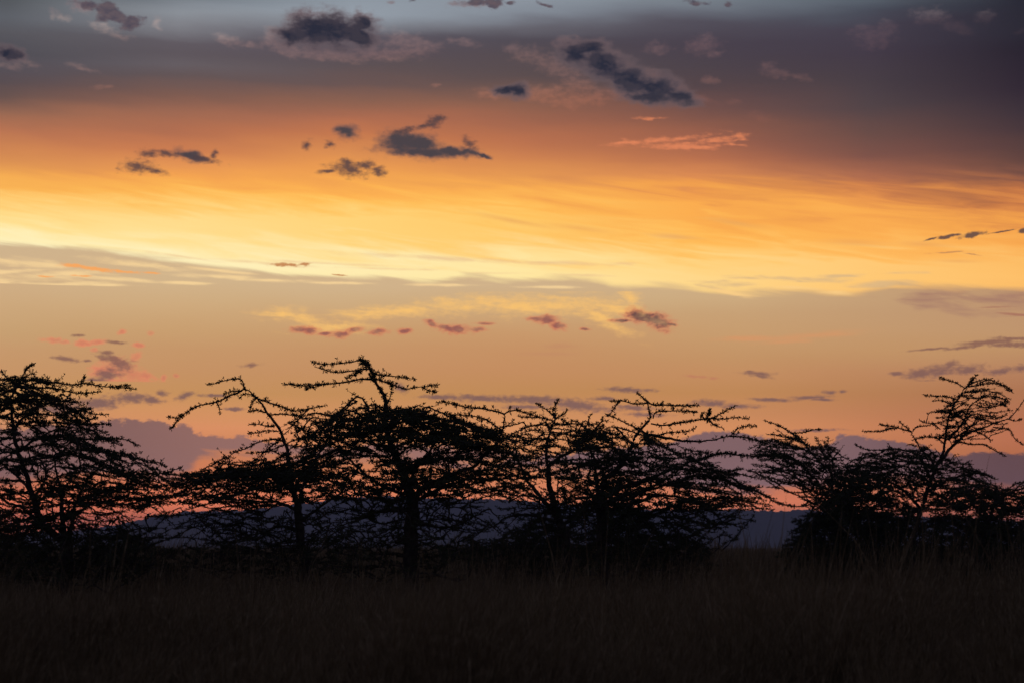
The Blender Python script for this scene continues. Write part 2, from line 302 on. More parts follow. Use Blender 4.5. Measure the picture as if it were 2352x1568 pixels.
# away from the sunset: the ordinary darkening dusk sky
sky = g.n('ShaderNodeTexSky', sky_type='NISHITA', sun_disc=False)
sky.sun_elevation = R(SUN_EL); sky.sun_rotation = R(SUN_AZ); sky.air_density = 1.2; sky.dust_density = 1.5
dim = g.mix(1.0, sky.outputs[0], (0.035, 0.032, 0.036, 1), 'MULTIPLY')
side = g.step(g.m('ABSOLUTE', az), R(24), R(62))
top = g.step(el, R(17), R(34))
low = g.step(el, R(-1.2), R(-0.2), 1.0, 0.0)
away = g.m('MAXIMUM', g.m('MAXIMUM', side, top), low)
dark = g.mix(low, g.mix(1.0, dim, (0.048, 0.052, 0.088, 1), 'ADD'), (0.006, 0.006, 0.007, 1))
glow = g.m('EXPONENT', g.m('DIVIDE', 1.5e-4 * 176, g.m('MAXIMUM', sx.outputs[2], 0.022)))     # seen through the haze layer
def bgd(c):
    n = g.n('ShaderNodeBackground'); g.put(n.inputs[0], c); g.put(n.inputs[1], glow)
    return n.outputs[0]
def mixs(f, a, b):
    n = g.n('ShaderNodeMixShader'); g.put(n.inputs[0], f); g.put(n.inputs[1], a); g.put(n.inputs[2], b)
    return n.outputs[0]
DK = mixs(g.m('GREATER_THAN', V, 470.0), bgd(deck_up), bgd(deck_low))
CL = mixs(g.m('GREATER_THAN', V, 884.0), mixs(g.m('GREATER_THAN', V, 672.0), bgd(clear_top), bgd(clear_mid)), bgd(clear_low))
front = mixs(g.step(dd, g.m('MULTIPLY', g.m('MULTIPLY_ADD', nz_wisp, -14.0, -3.0), g.step(U, 900, 1700, 1.0, 1.8)), 7.0), DK, CL)
wo = g.n('ShaderNodeOutputWorld'); NT.links.new(mixs(away, front, bgd(dark)), wo.inputs[0])
w.cycles.sampling_method = 'MANUAL'; w.cycles.sample_map_resolution = 512

# the sun has just sunk behind the cloud: a faint last glow
sl = bpy.data.lights.new('sun', 'SUN'); sl.energy = 0.03; sl.angle = R(12); sl.color = (1.0, 0.55, 0.3)
so = bpy.data.objects.new('sun', sl); COL.objects.link(so)
dv = Vector((math.sin(R(SUN_AZ)) * math.cos(R(SUN_EL)), math.cos(R(SUN_AZ)) * math.cos(R(SUN_EL)), math.sin(R(SUN_EL))))
so.rotation_euler = dv.to_track_quat('Z', 'Y').to_euler(); so.location = (0, 0, 30)

vs_ = scn.view_settings
scn.display_settings.display_device = 'sRGB'
vs_.view_transform = 'Standard'; vs_.look = 'None'; vs_.exposure = 0; vs_.gamma = 1
scn.cycles.max_bounces = 3; scn.cycles.diffuse_bounces = 2; scn.cycles.glossy_bounces = 1
scn.cycles.volume_bounces = 0; scn.cycles.transparent_max_bounces = 8

# ------------------------------------------------------------------ helpers
def material(name, c1, c2, scale=8.0, rough=0.9, bump=0.0):
    m = bpy.data.materials.new(name); m.use_nodes = True; nt = m.node_tree; gg = G(nt)
    b = nt.nodes['Principled BSDF']
    t = gg.n('ShaderNodeTexCoord')
    nz = gg.noise(t.outputs['Object'], 5, 0.6, scale=scale)
    gg.put(b.inputs['Base Color'], gg.mix(gg.step(nz, 0.35, 0.65), c1, c2))
    b.inputs['Roughness'].default_value = rough
    b.inputs['Specular IOR Level'].default_value = 0.15
    if bump:
        bp = gg.n('ShaderNodeBump'); bp.inputs['Strength'].default_value = bump
        gg.put(bp.inputs['Height'], nz); gg.put(b.inputs['Normal'], bp.outputs[0])
    return m
M_BARK = material('bark', (.045, .036, .030, 1), (.085, .068, .055, 1), 9, bump=0.6)
M_LEAF = material('acacia_leaves', (.040, .050, .022, 1), (.075, .085, .040, 1), 3)
M_BUSH = material('bush_leaves', (.036, .046, .022, 1), (.065, .075, .038, 1), 2)

def mesh_obj(name, verts, faces_flat, nper, mat, parent=None, smooth=False):
    """faces_flat: (n, nper) int array"""
    me = bpy.data.meshes.new(name)
    V_ = np.asarray(verts, dtype=np.float32); F = np.asarray(faces_flat, dtype=np.int32)
    me.vertices.add(len(V_)); me.vertices.foreach_set('co', V_.ravel())
    me.loops.add(F.size); me.loops.foreach_set('vertex_index', F.ravel())
    me.polygons.add(len(F)); me.polygons.foreach_set('loop_start', np.arange(0, F.size, nper, dtype=np.int32))
    me.polygons.foreach_set('loop_total', np.full(len(F), nper, dtype=np.int32))
    if smooth: me.polygons.foreach_set('use_smooth', np.ones(len(F), dtype=bool))
    me.update(calc_edges=True); me.validate()
    me.materials.append(mat)
    o = bpy.data.objects.new(name, me); COL.objects.link(o)
    if parent: o.parent = parent
    return o
def prop(o, label=None, cat=None, group=None, kind=None):
    if label: o['label'] = label
    if cat: o['category'] = cat
    if group: o['group'] = group
    if kind: o['kind'] = kind

def tubes(paths, radii, sides=4):
    """paths (n,k,3), radii (n,k) -> verts, quads; every path has k points"""
    paths = np.asarray(paths, float); radii = np.asarray(radii, float)
    n, k, _ = paths.shape
    t = np.gradient(paths, axis=1); t /= (np.linalg.norm(t, axis=2, keepdims=True) + 1e-9)
    up = np.where(np.abs(t[..., 2:3]) > 0.9, np.array([1.0, 0, 0]), np.array([0, 0, 1.0]))
    a = np.cross(t, up); a /= (np.linalg.norm(a, axis=2, keepdims=True) + 1e-9); b = np.cross(t, a)
    ang = np.arange(sides) * 2 * np.pi / sides
    ring = (a[:, :, None, :] * np.cos(ang)[None, None, :, None] + b[:, :, None, :] * np.sin(ang)[None, None, :, None])
    vv = paths[:, :, None, :] + ring * radii[:, :, None, None]
    vv = vv.reshape(-1, 3)
    base = (np.arange(n)[:, None, None] * k * sides + np.arange(k - 1)[None, :, None] * sides)
    s = np.arange(sides)[None, None, :]; s2 = (s + 1) % sides
    f = np.stack([base + s, base + s2, base + sides + s2, base + sides + s], axis=-1).reshape(-1, 4)
    return vv, f

def resample(p, step):
    """Catmull-Rom through the points, resampled evenly"""
    p = np.asarray(p, float)
    if len(p) == 2: q = p
    else:
        e = np.vstack([2 * p[0] - p[1], p, 2 * p[-1] - p[-2]]); q = []
        for i in range(len(p) - 1):
            a, b, c, d_ = e[i:i + 4]
            for t in np.linspace(0, 1, 7)[:-1]:
                q.append(0.5 * ((2*b) + (c-a)*t + (2*a-5*b+4*c-d_)*t*t + (3*b-a-3*c+d_)*t**3))
        q.append(p[-1]); q = np.array(q)
    s = np.r_[0, np.cumsum(np.linalg.norm(np.diff(q, axis=0), axis=1))]
    m = max(3, int(s[-1] / step) + 1)
    u = np.linspace(0, s[-1], m)
    return np.stack([np.interp(u, s, q[:, j]) for j in range(3)], 1)

FILL = 1.55
class Tree:
    def __init__(T, seed, base, dist, base_drop=0.0):
        T.r = np.random.default_rng(seed)
        T.dist = dist
        T.base = np.array([at(base[0], base[1], dist)[0], dist, 0.0])
        T.S = dist / FP                      # metres per photo unit
        T.trunk = []; T.limbs = []; T.skel = []; T.axes = []; T.tw = []; T.leafpos = []; T.leafdir = []
    def w(T, x, y, dd=0.0): return at(x, y, T.dist + dd)
    def add_skel(T, pts, leafy):
        for q in pts: T.skel.append(q)
    def stem(T, pts, r0, r1, dd0=0.0, dd1=0.0, trunk=False):
        """pts in photo units, depth offset runs dd0 -> dd1; r0, r1 in photo units"""
        n = len(pts); P = [T.w(x, y, dd0 + (dd1 - dd0) * (i / (n - 1)) ** 1.3) for i, (x, y) in enumerate(pts)]
        if trunk: P[0][2] = min(P[0][2], -0.05)
        q = resample(P, 0.10)
        k = len(q)
        wob = np.cumsum(T.r.normal(0, 0.016, (k, 3)), axis=0); wob -= np.linspace(0, 1, k)[:, None] * wob[-1]
        q = q + wob
        t = np.linspace(0, 1, k)
        r1 = r1 if trunk else r1 * 0.55
        rad = (r0 + (r1 - r0) * t ** 0.85) * T.S * (1 + T.r.normal(0, 0.05, k))
        if trunk:
            h = np.clip(1 - (q[:, 2]) / 0.5, 0, 1); rad = rad * (1 + 0.35 * h * h)
        (T.trunk if trunk else T.limbs).append((q, rad))
        T.skel.extend(list(q[1::2]))
        if not trunk: T.axis_leaves(q, 0.003, 0.28, 0.16, 1.0, 1.1, True)
        return q
    def spray(T, pts, dd0=0.0, dd1=None, r0=1.5, twig=0.30, dens=1.0, leaf=1.0):
        """a traced leafy shoot"""
        if dd1 is None: dd1 = dd0 + T.r.uniform(-0.5, 0.5)
        n = len(pts); P = [T.w(x, y, dd0 + (dd1 - dd0) * i / (n - 1)) for i, (x, y) in enumerate(pts)]
        q = resample(P, 0.07)
        T.axis_leaves(q, r0 * T.S, 0.05, twig * 1.15, dens * 1.7, leaf * 1.8, True)
        T.skel.extend(list(q[1::3]))
    def axis_leaves(T, q, r0, bare=0.3, twig=0.30, dens=1.0, leaf=1.0, radial=False):
        """give an axis its thickness, side twigs and leaf tufts"""
        r = T.r; k = len(q)
        T.axes.append((q, r0 * np.linspace(1, 0.3, k) + 0.003))
        s = np.r_[0, np.cumsum(np.linalg.norm(np.diff(q, axis=0), axis=1))]; Ltot = s[-1]
        tan = np.gradient(q, axis=0); tan /= np.linalg.norm(tan, axis=1)[:, None] + 1e-9
        pos = lambda u: np.array([np.interp(u, s, q[:, j]) for j in range(3)])
        ta = lambda u: np.array([np.interp(u, s, tan[:, j]) for j in range(3)])
        u0 = Ltot * bare
        nt_ = int(r.poisson(max(0.1, (Ltot - u0) / 0.105 * dens)))
        side = 1
        for _ in range(nt_):
            u = r.uniform(u0, Ltot * 0.97); side = -side
            d0 = ta(u); p = pos(u)
            hz = np.cross(d0, [0, 0, 1.0]); hz /= np.linalg.norm(hz) + 1e-9
            a = r.uniform(0.5, 1.15)
            if radial:
                w_ = np.cross(hz, d0); ph = r.uniform(0, 2 * np.pi); hz = hz * math.cos(ph) + w_ * math.sin(ph); side = 1; a = r.uniform(0.6, 1.3)
            d1 = d0 * math.cos(a) + hz * side * math.sin(a) + np.array([0, 0, r.normal(0.06, 0.24)])
            d1 /= np.linalg.norm(d1)
            ln = twig * r.uniform(0.35, 1.15) * (1 - 0.55 * (u - u0) / (Ltot - u0 + 1e-6))
            bend = np.array([0, 0, r.normal(0, 0.14)]) * ln
            tt = np.linspace(0, 1, 5)[:, None]
            T.tw.append(p + d1 * ln * tt + bend * tt * tt + r.normal(0, 0.006, (5, 3)) * tt)
            m = max(2, int(ln / 0.050 * leaf))
            v = r.uniform(0.12, 1.02, m)[:, None]
            T.leafpos.append(p + d1 * ln * v + bend * v * v); T.leafdir.append(np.repeat((d1 * 0.7)[None], m, 0))
        m = int((Ltot - u0) / 0.038 * leaf)
        if m > 0:
            v = np.sort(r.uniform(u0 * 0.7, Ltot, m))
            T.leafpos.append(np.stack([np.interp(v, s, q[:, j]) for j in range(3)], 1))
            T.leafdir.append(np.stack([np.interp(v, s, tan[:, j]) for j in range(3)], 1) * 0.6)
    def fill(T, n, cx, wl, wr, depth, top, bot, bias=1.0, length=(0.7, 1.3), leaf=1.0, twig=0.34, dens=1.0, rmin=0.12, droop=0.0, dd0=0.0, upw=0.0, tangle=0.17):
        """fill the crown between the top and bottom outline with outward-spreading sprays grown off the skeleton"""
        r = T.r; n = int(n * FILL)
        tx, ty = np.array(top, float).T; bx, by = np.array(bot, float).T
        tg = []
        def halton(i, b):
            f, o = 1.0, 0.0
            while i: f /= b; o += f * (i % b); i //= b
            return o
        o1, o2, o3 = r.uniform(0, 1, 3)
        for kk in range(n):
            h1, h2, h3 = (halton(kk + 1, 2) + o1) % 1, (halton(kk + 1, 3) + o2) % 1, (halton(kk + 1, 5) + o3) % 1
            # even in the horizontal extent seen from any side: angle and radius stratified
            pr = wr / (wl + wr)
            th = (h1 / pr - 0.5) * np.pi if h1 < pr else ((h1 - pr) / (1 - pr) + 0.5) * np.pi
            rr = math.sqrt(rmin ** 2 + (1 - rmin ** 2) * h2) * 0.97
            W = wr if math.cos(th) > 0 else wl
            dx = rr * math.cos(th) * W; dd = rr * math.sin(th) * depth
            xe = cx + (1 if dx > 0 else -1) * rr * W
            xm = cx + dx + (xe - (cx + dx)) * 0.5
            y0 = np.interp(xm, tx, ty); y1 = np.interp(xm, bx, by)
            if y1 - y0 < 4: continue
            f = (0.02 + 0.98 * h3) ** bias
            y = y0 + (y1 - y0) * f
            e = 12.0
            sl = (np.interp(xm + e, tx, ty) - np.interp(xm - e, tx, ty)) / (2 * e) * (1 - f) + (np.interp(xm + e, bx, by) - np.interp(xm - e, bx, by)) / (2 * e) * f
            tg.append((rr, cx + dx, y, dd + dd0, th, float(np.clip(sl * (1 if dx > 0 else -1), -0.6, 0.8))))
        tg.sort()
        sk = np.array(T.skel); newer = []
        for rr, x, y, dd, th, sl in tg:
            t = T.w(x, y, dd)
            outd = np.array([math.cos(th) * (wr if math.cos(th) > 0 else wl) * T.S, math.sin(th) * depth, 0]); outd /= np.linalg.norm(outd)
            ja = r.normal(0, 0.45); outd = np.array([outd[0] * math.cos(ja) - outd[1] * math.sin(ja), outd[0] * math.sin(ja) + outd[1] * math.cos(ja), 0])
            outd = outd + np.array([0, 0, -sl * 0.7 - droop + upw + r.normal(0.03, tangle)]); outd /= np.linalg.norm(outd)
            tip = t; ls = r.uniform(*length)
            st = tip - outd * ls * 0.75
            dvec = sk - st; dist = np.linalg.norm(dvec * np.array([1, 1, 1.25]), axis=1)
            hr = np.hypot(sk[:, 0] - T.base[0], sk[:, 1] - T.base[1]); hs = math.hypot(st[0] - T.base[0], st[1] - T.base[1])
            pen = np.where(hr > hs + 0.15, 1.5, 0) + np.clip(dvec[:, 2] + 0.02, 0, 9) * 2.2
            i = int(np.argmin(dist + pen)); p = sk[i]
            gap = np.linalg.norm(st - p)
            c1 = p + (outd * 0.35 + np.array([0, 0, 0.45])) * gap * 0.5
            c2 = st - outd * gap * 0.35
            u = np.linspace(0, 1, max(4, int(gap / 0.10)))[:, None]
            con = p * (1-u)**3 + 3 * c1 * u * (1-u)**2 + 3 * c2 * u*u*(1-u) + st * u**3
            v = np.linspace(0, 1, max(5, int(ls / 0.07)))[1:, None]
            bend = np.array([r.normal(0, .06), r.normal(0, .06), r.normal(-0.02, 0.13)]) * ls
            ext = st + outd * ls * v + bend * v * v
            q = np.vstack([con, ext]); q[1:-1] += r.normal(0, 0.008, (len(q) - 2, 3))
            Lq = gap + ls
            T.axis_leaves(q, 0.008 + 0.006 * min(Lq, 2.5), min(0.85, gap / Lq * 0.75), twig, dens, leaf)
            newer.extend(list(q[2::3]))
            if len(newer) > 60: sk = np.vstack([sk, newer]); newer = []
        T.skel = list(sk)
    def build(T, name, label, cat, group=None, leafsize=0.064, mat=None, crown='crown'):
        e = bpy.data.objects.new(name, None); COL.objects.link(e); e.location = T.base
        e.empty_display_size = 0.5
        prop(e, label, cat, group)
        B = T.base
        def one(nm, items, sides):
            VV, FF, off = [], [], 0
            for q, rad in items:
                v, f = tubes(q[None], rad[None], sides); VV.append(v); FF.append(f + off); off += len(v)
                # close the tip
            return mesh_obj(nm, np.vstack(VV) - B, np.vstack(FF), 4, M_BARK, e, True)
        if T.trunk: one('trunk', T.trunk, 9)
        for l in T.limbs: one('branch', [l], 7)
        # crown: thin shoots, twigs and leaf tufts in one mesh
        VV, FF, off = [], [], 0
        for q, rad in T.axes:
            v, f = tubes(q[None], rad[None], 4); VV.append(v); FF.append(f + off); off += len(v)
        if T.tw:
            tw = np.array(T.tw); rad = np.tile(np.linspace(0.0075, 0.003, 5), (len(tw), 1))
            v, f = tubes(tw, rad, 3); VV.append(v); FF.append(f + off); off += len(v)
        tv, tf = np.vstack(VV), np.vstack(FF)
        o = mesh_obj('twigs', tv - B, tf, 4, M_BARK, e)
        lp = np.vstack(T.leafpos); ld = np.vstack(T.leafdir); r = T.r
        K = 4
        lp = np.repeat(lp, K, 0); ld = np.repeat(ld, K, 0); n = len(lp)
        d = ld + r.normal(0, 0.75, (n, 3)) + np.array([0, 0, 0.30]); d /= np.linalg.norm(d, axis=1)[:, None]
        sd = np.cross(d, r.normal(0, 1, (n, 3))); sd /= np.linalg.norm(sd, axis=1)[:, None] + 1e-9
        ln = leafsize * r.uniform(0.4, 1.35, n)[:, None]; wd = ln * r.uniform(0.12, 0.20, n)[:, None]
        p0 = lp; p1 = lp + d * ln * 0.55 + sd * wd; p2 = lp + d * ln; p3 = lp + d * ln * 0.55 - sd * wd
        V4 = np.stack([p0, p1, p2, p3], 1).reshape(-1, 3) - B
        mesh_obj(crown, V4, np.arange(n * 4).reshape(-1, 4), 4, mat or M_LEAF, e)
        return n

SHOW = None
exec_trees = []
GT = 'whistling thorn acacias in the grass'
# ================================================================== T3, the middle tree
T = Tree(3, (930, 1420), 45.0)
T.stem([(922,1424),(930,1380),(936,1330),(943,1250),(950,1180),(948,1130)], 20, 14, trunk=True)
T.stem([(948,1135),(928,1085),(908,1030),(896,980),(891,940),(887,915),(872,890),(858,866),(847,838),(832,824)], 12, 2.6, 0, 0.2)
T.stem([(950,1150),(975,1116),(1025,1092),(1072,1072),(1112,1038),(1140,1008),(1157,977),(1159,948)], 8, 2.2, 0, -0.6)
T.stem([(948,1170),(900,1168),(860,1172),(820,1190),(780,1205)], 5, 2, 0, -0.8)
T.stem([(948,1135),(880,1120),(820,1070),(770,1020),(740,985)], 5, 2, 0, -0.7)
T.stem([(930,1090),(985,1040),(1010,1000),(1030,965)], 5, 2, 0, 0.9)
T.stem([(912,1040),(850,1010),(800,985),(760,955)], 4.5, 1.8, 0, 1.2)
T.stem([(955,1190),(1010,1215),(1060,1205),(1110,1180)], 4, 1.6, 0, -0.7)
T.stem([(952,1150),(1050,1110),(1140,1100),(1230,1095)], 5, 1.8, 0, 1.0)
T.stem([(940,1130),(960,1080),(990,1060),(1060,1050)], 5, 1.8, 0, 1.8)
T.spray([(845,838),(828,826),(813,830),(780,834),(742,836),(717,832)], 0.1, 0.3, 1.4, 0.11)
T.spray([(852,850),(843,847),(809,851),(780,855),(751,851),(722,841)], 0.1, -0.3, 1.4, 0.13)
T.spray([(830,852),(812,860),(795,868)], 0.1, -0.5, 1, 0.10)
T.spray([(862,872),(830,870),(801,876),(767,880),(728,883),(702,886),(673,883),(646,880)], 0.1, 0.0, 1.8, 0.12)
T.spray([(740,884),(715,890),(700,896)], 0.1, -0.1, 1, 0.08)
T.spray([(855,858),(885,862),(910,864),(935,868),(958,870)], 0.1, 0.5, 1.4, 0.11)
T.spray([(860,868),(893,880),(918,889),(935,893),(952,889),(977,887),(1008,883)], 0.1, -0.2, 1.5, 0.12)
T.spray([(969,888),(985,897),(1004,901)], -0.1, -0.3, 1.0, 0.06)
T.spray([(890,925),(880,905),(868,890)], 0.1, 0.2, 1.0, 0.12)
T.spray([(888,930),(898,905),(900,890),(895,880)], 0.1, 0.2, 1.0, 0.10)
T.spray([(842,845),(836,832),(828,822)], 0.1, 0.2, 2.0, 0.13, 2.0)
T.spray([(862,878),(856,862),(848,845),(840,830)], 0.05, 0.2, 2.0, 0.10, 3.5, 1.6)
T.spray([(890,935),(884,910),(872,892)], 0.05, 0.1, 2.0, 0.10, 1.5, 1.0)
T.spray([(1159,950),(1136,943),(1103,937),(1073,935),(1048,929),(1019,922),(1000,924)], -0.6, -0.5, 1.7, 0.12)
T.spray([(1159,950),(1170,943),(1190,942),(1213,950),(1240,956)], -0.6, -0.3, 1.4, 0.12)
T.spray([(1150,985),(1120,965),(1090,955),(1050,952),(1020,950)], -0.6, -0.9, 1.4, 0.14)
T.spray([(1145,1000),(1110,985),(1080,975),(1040,968)], -0.6, -0.9, 1.4, 0.14)
top3 = [(640,1120),(690,1010),(720,965),(750,942),(790,934),(850,934),(900,936),(960,938),(1000,945),(1060,958),(1120,972),(1180,990),(1240,1010),(1290,1060)]
bot3 = [(640,1140),(690,1120),(740,1140),(800,1165),(860,1160),(950,1130),(1050,1145),(1150,1140),(1240,1120),(1290,1080)]
T.fill(40, 930, 225, 240, 2.4, [(x, y) for x, y in top3], [(x, y + 60) for x, y in top3], 1.0, (0.7, 1.5))
T.fill(150, 935, 265, 300, 2.6, top3, bot3, 1.0, (0.6, 1.5))
T.fill(85, 940, 240, 230, 2.0, [(650,1150),(940,1150),(1240,1140)], [(650,1300),(940,1330),(1240,1290)], 1.0, (0.6, 1.2), leaf=0.5, droop=0.12, dens=0.7, tangle=0.42)
T3 = T
# ================================================================== T2, tree with the arching leader
T = Tree(2, (704, 1392), 53.0)
T.stem([(706,1396),(704,1340),(702,1296),(692,1250),(686,1200),(684,1157)], 12, 9, trunk=True)
T.stem([(684,1160),(671,1128),(667,1094),(660,1061),(652,1010),(635,977),(618,952),(597,922),(576,901),(558,894)], 7, 2.2, 0, -0.3)
T.stem([(686,1160),(700,1110),(725,1060),(750,1010),(775,975)], 5, 2, 0, 0.9)
T.stem([(676,1140),(640,1100),(590,1085),(530,1080),(470,1085)], 5, 1.8, 0, -0.7)
T.stem([(684,1170),(630,1150),(570,1150),(510,1162),(460,1182)], 4, 1.6, 0, 0.6)
T.stem([(686,1200),(740,1160),(790,1130),(840,1110)], 4, 1.6, 0, -0.6)
T.stem([(688,1215),(640,1215),(590,1235),(540,1215),(490,1200)], 3.5, 1.4, 0, 0.7)
T.spray([(558,894),(543,903),(526,908),(505,920),(476,927),(455,931),(434,943),(409,958),(384,958)], -0.3, -0.6, 1.8, 0.11, 1.1)
T.spray([(420,952),(408,966),(392,984)], -0.5, -0.5, 1.0, 0.07)
T.spray([(565,898),(559,885),(558,876),(545,869),(514,874),(488,882),(474,882)], -0.3, -0.2, 1.5, 0.09, 1.1)
T.spray([(498,924),(503,935),(506,950)], -0.4, -0.4, 1.2, 0.08, 1.4)
T.spray([(556,898),(530,898),(515,905)], -0.3, -0.6, 1.2, 0.12, 1.4)
T.spray([(590,915),(575,905),(560,905),(548,915)], -0.3, 0.0, 1.2, 0.12, 1.4)
T.spray([(590,914),(578,925),(575,938)], -0.3, 0.0, 1.0, 0.09)
T.spray([(590,914),(627,927),(652,935),(677,943),(715,937),(750,930)], -0.3, 0.3, 1.6, 0.13, 1.2)
T.spray([(620,950),(592,942),(570,945)], -0.3, -0.5, 1.3, 0.12, 1.2)
T.spray([(620,952),(650,950),(690,955),(720,950)], -0.2, 0.4, 1.5, 0.15)
T.spray([(632,977),(612,978),(593,973),(572,974)], -0.2, -0.5, 1.2, 0.11)
T.spray([(640,990),(615,988),(598,992),(570,996)], -0.2, -0.5, 1.2, 0.13)
T.spray([(655,1015),(630,1008),(593,1015),(568,1028),(539,1038),(522,1052),(500,1070)], -0.1, -0.7, 1.4, 0.13)
T.spray([(655,1050),(625,1035),(600,1038),(565,1040)], -0.1, -0.7, 1.2, 0.13)
top2 = [(350,1112),(400,1093),(450,1078),(500,1066),(540,1058),(580,1040),(610,1005),(640,975),(680,955),(730,945),(790,950),(850,960)]
bot2 = [(350,1158),(400,1160),(450,1158),(500,1162),(560,1168),(620,1160),(690,1150),(760,1150),(850,1130)]
T.fill(95, 684, 330, 175, 2.3, top2, bot2, 1.0, (0.6, 1.5))
T.fill(50, 684, 320, 100, 1.8, [(350,1105),(450,1080),(540,1066),(640,1060),(790,1060)], [(350,1135),(450,1112),(540,1105),(640,1110),(790,1110)], 1.0, (0.6, 1.2))
T.fill(140, 684, 330, 150, 2.2, [(340,1190),(420,1165),(684,1180),(850,1180)], [(340,1290),(684,1345),(850,1320)], 1.0, (0.6, 1.2), leaf=0.45, droop=0.12, dens=0.8, tangle=0.42)
T2 = T
# ================================================================== T1, left tree
T = Tree(1, (155, 1412), 47.0)
T.stem([(156,1414),(156,1360),(155,1304),(153,1260),(150,1225)], 18, 14, trunk=True)
T.stem([(148,1240),(122,1225),(96,1200),(78,1149),(64,1090),(47,1036),(35,981),(29,939),(32,912),(42,885),(55,855),(72,836)], 10, 2.4, 0, -0.4)
T.stem([(150,1230),(146,1166),(145,1130),(134,1094),(126,1057)], 7, 3, 0, 0.5)
T.stem([(152,1235),(168,1200),(180,1149),(193,1120),(218,1086),(240,1060)], 6, 2.4, 0, -0.6)
T.stem([(100,1205),(60,1170),(20,1150),(-30,1130),(-80,1110)], 5, 2, 0, 0.6)
T.stem([(75,1140),(40,1100),(0,1060),(-40,1030)], 4, 2, -0.2, 0.8)
T.stem([(47,1036),(80,1010),(120,990),(160,985)], 4, 1.8, -0.3, 0.7)
T.stem([(36,985),(60,955),(100,930),(140,915)], 3.5, 1.8, -0.3, -0.9)
T.stem([(145,1140),(120,1120),(95,1100),(70,1060)], 4, 2, 0.3, 0.9)
T.stem([(180,1150),(230,1128),(290,1120),(340,1125)], 4, 1.6, -0.3, 0.6)
T.stem([(96,1200),(50,1215),(0,1220),(-50,1230)], 4, 1.8, 0, -0.7)
T.spray([(60,885),(100,876),(138,880),(168,883),(197,880),(235,887),(273,889),(312,894)], -0.4, -0.7, 1.6, 0.13)
T.spray([(185,882),(192,872),(195,864)], -0.6, -0.6, 1.0, 0.08)
T.spray([(270,889),(288,884),(298,886)], -0.6, -0.6, 1.0, 0.05)
T.spray([(50,885),(90,890),(130,892),(180,903),(232,899)], -0.4, 0.0, 1.6, 0.17)
T.spray([(45,895),(90,905),(130,918),(176,925)], -0.4, -0.3, 1.5, 0.16)
T.spray([(36,950),(80,950),(130,952),(170,945),(214,937)], -0.4, -0.9, 1.5, 0.15)
T.spray([(36,975),(80,968),(120,970),(165,973),(210,975),(256,971)], -0.4, 0.1, 1.6, 0.16, 1.2)
T.spray([(195,973),(210,962),(223,956)], -0.2, 0.0, 1.0, 0.1)
T.spray([(60,1010),(120,1002),(180,1008),(240,1008),(285,1008),(323,1024)], -0.3, 0.3, 1.6, 0.18, 1.2)
T.spray([(120,1055),(190,1030),(250,1040),(310,1052),(361,1061),(382,1074)], 0.4, 0.0, 1.6, 0.18, 1.2)
T.spray([(42,885),(20,870),(0,852),(-30,850)], -0.4, -0.2, 1.4, 0.14)
T.spray([(42,880),(60,862),(80,858)], -0.4, -0.6, 1.2, 0.14, 1.4)
T.spray([(55,855),(64,842),(80,838)], -0.4, -0.4, 1.4, 0.12, 1.6)
T.spray([(45,880),(75,872),(100,868)], -0.4, -0.1, 1.4, 0.16, 1.6)
top1 = [(-260,1000),(-160,930),(-60,880),(0,868),(60,862),(100,880),(160,905),(200,950),(250,985),(300,1025),(360,1066),(430,1105)]
bot1 = [(-260,1120),(-160,1200),(0,1220),(100,1215),(200,1195),(300,1165),(360,1160),(430,1140)]
T.fill(40, 60, 200, 190, 1.8, [(-140,890),(-40,868),(30,860),(90,872),(150,895),(250,960)], [(-140,960),(0,960),(150,965),(250,1000)], 1.0, (0.4, 0.9))
T.fill(185, 90, 330, 340, 2.6, top1, bot1, 0.95, (0.6, 1.5))
T.fill(130, 140, 330, 280, 2.4, [(-200,1180),(140,1190),(420,1165)], [(-200,1310),(140,1340),(420,1300)], 1.0, (0.6, 1.2), leaf=0.6, droop=0.08, dens=0.9, tangle=0.42)
T1 = T
# ================================================================== T4, dense tree right of the middle
T = Tree(4, (1308, 1372), 56.0)
T.stem([(1308,1376),(1306,1330),(1302,1280),(1290,1220),(1275,1170)], 13, 10, trunk=True)
T.stem([(1278,1175),(1255,1120),(1251,1070),(1282,1047),(1316,1030),(1345,1000),(1352,975)], 8, 2.4, 0, -0.5)
T.stem([(1275,1172),(1230,1130),(1200,1080),(1185,1030),(1190,990)], 6, 2, 0, 0.6)
T.stem([(1285,1200),(1220,1180),(1160,1185),(1120,1205),(1090,1200)], 4.5, 1.6, 0, -0.8)
T.stem([(1262,1100),(1250,1040),(1262,990),(1272,960),(1277,925)], 5, 1.8, -0.2, 0.3)
T.stem([(1288,1210),(1350,1160),(1400,1140),(1450,1130)], 5, 2, 0, 0.9)
T.stem([(1076,1192),(1070,1175),(1060,1160)], 2.5, 1.4, -0.8, -1.0)
T.spray([(1272,960),(1270,940),(1276,928),(1283,916)], 0.3, 0.3, 1.4, 0.10, 1.4)
T.spray([(1272,955),(1255,940),(1240,930),(1232,926)], 0.3, 0.0, 1.3, 0.08)
T.spray([(1275,962),(1295,950),(1302,942)], 0.3, 0.6, 1.3, 0.10, 1.4)
T.spray([(1270,965),(1240,958),(1215,958),(1190,955)], 0.3, -0.2, 1.5, 0.14)
T.spray([(1352,978),(1352,962),(1358,950)], -0.5, -0.5, 1.5, 0.11, 1.5)
T.spray([(1345,985),(1330,970),(1315,965)], -0.5, -0.7, 1.4, 0.12, 1.4)
T.spray([(1290,975),(1320,972),(1345,978)], 0.2, -0.2, 1.5, 0.16, 1.2)
top4 = [(1090,1000),(1130,985),(1180,968),(1220,958),(1270,950),(1310,962),(1350,975),(1400,985),(1450,1000),(1500,1030)]
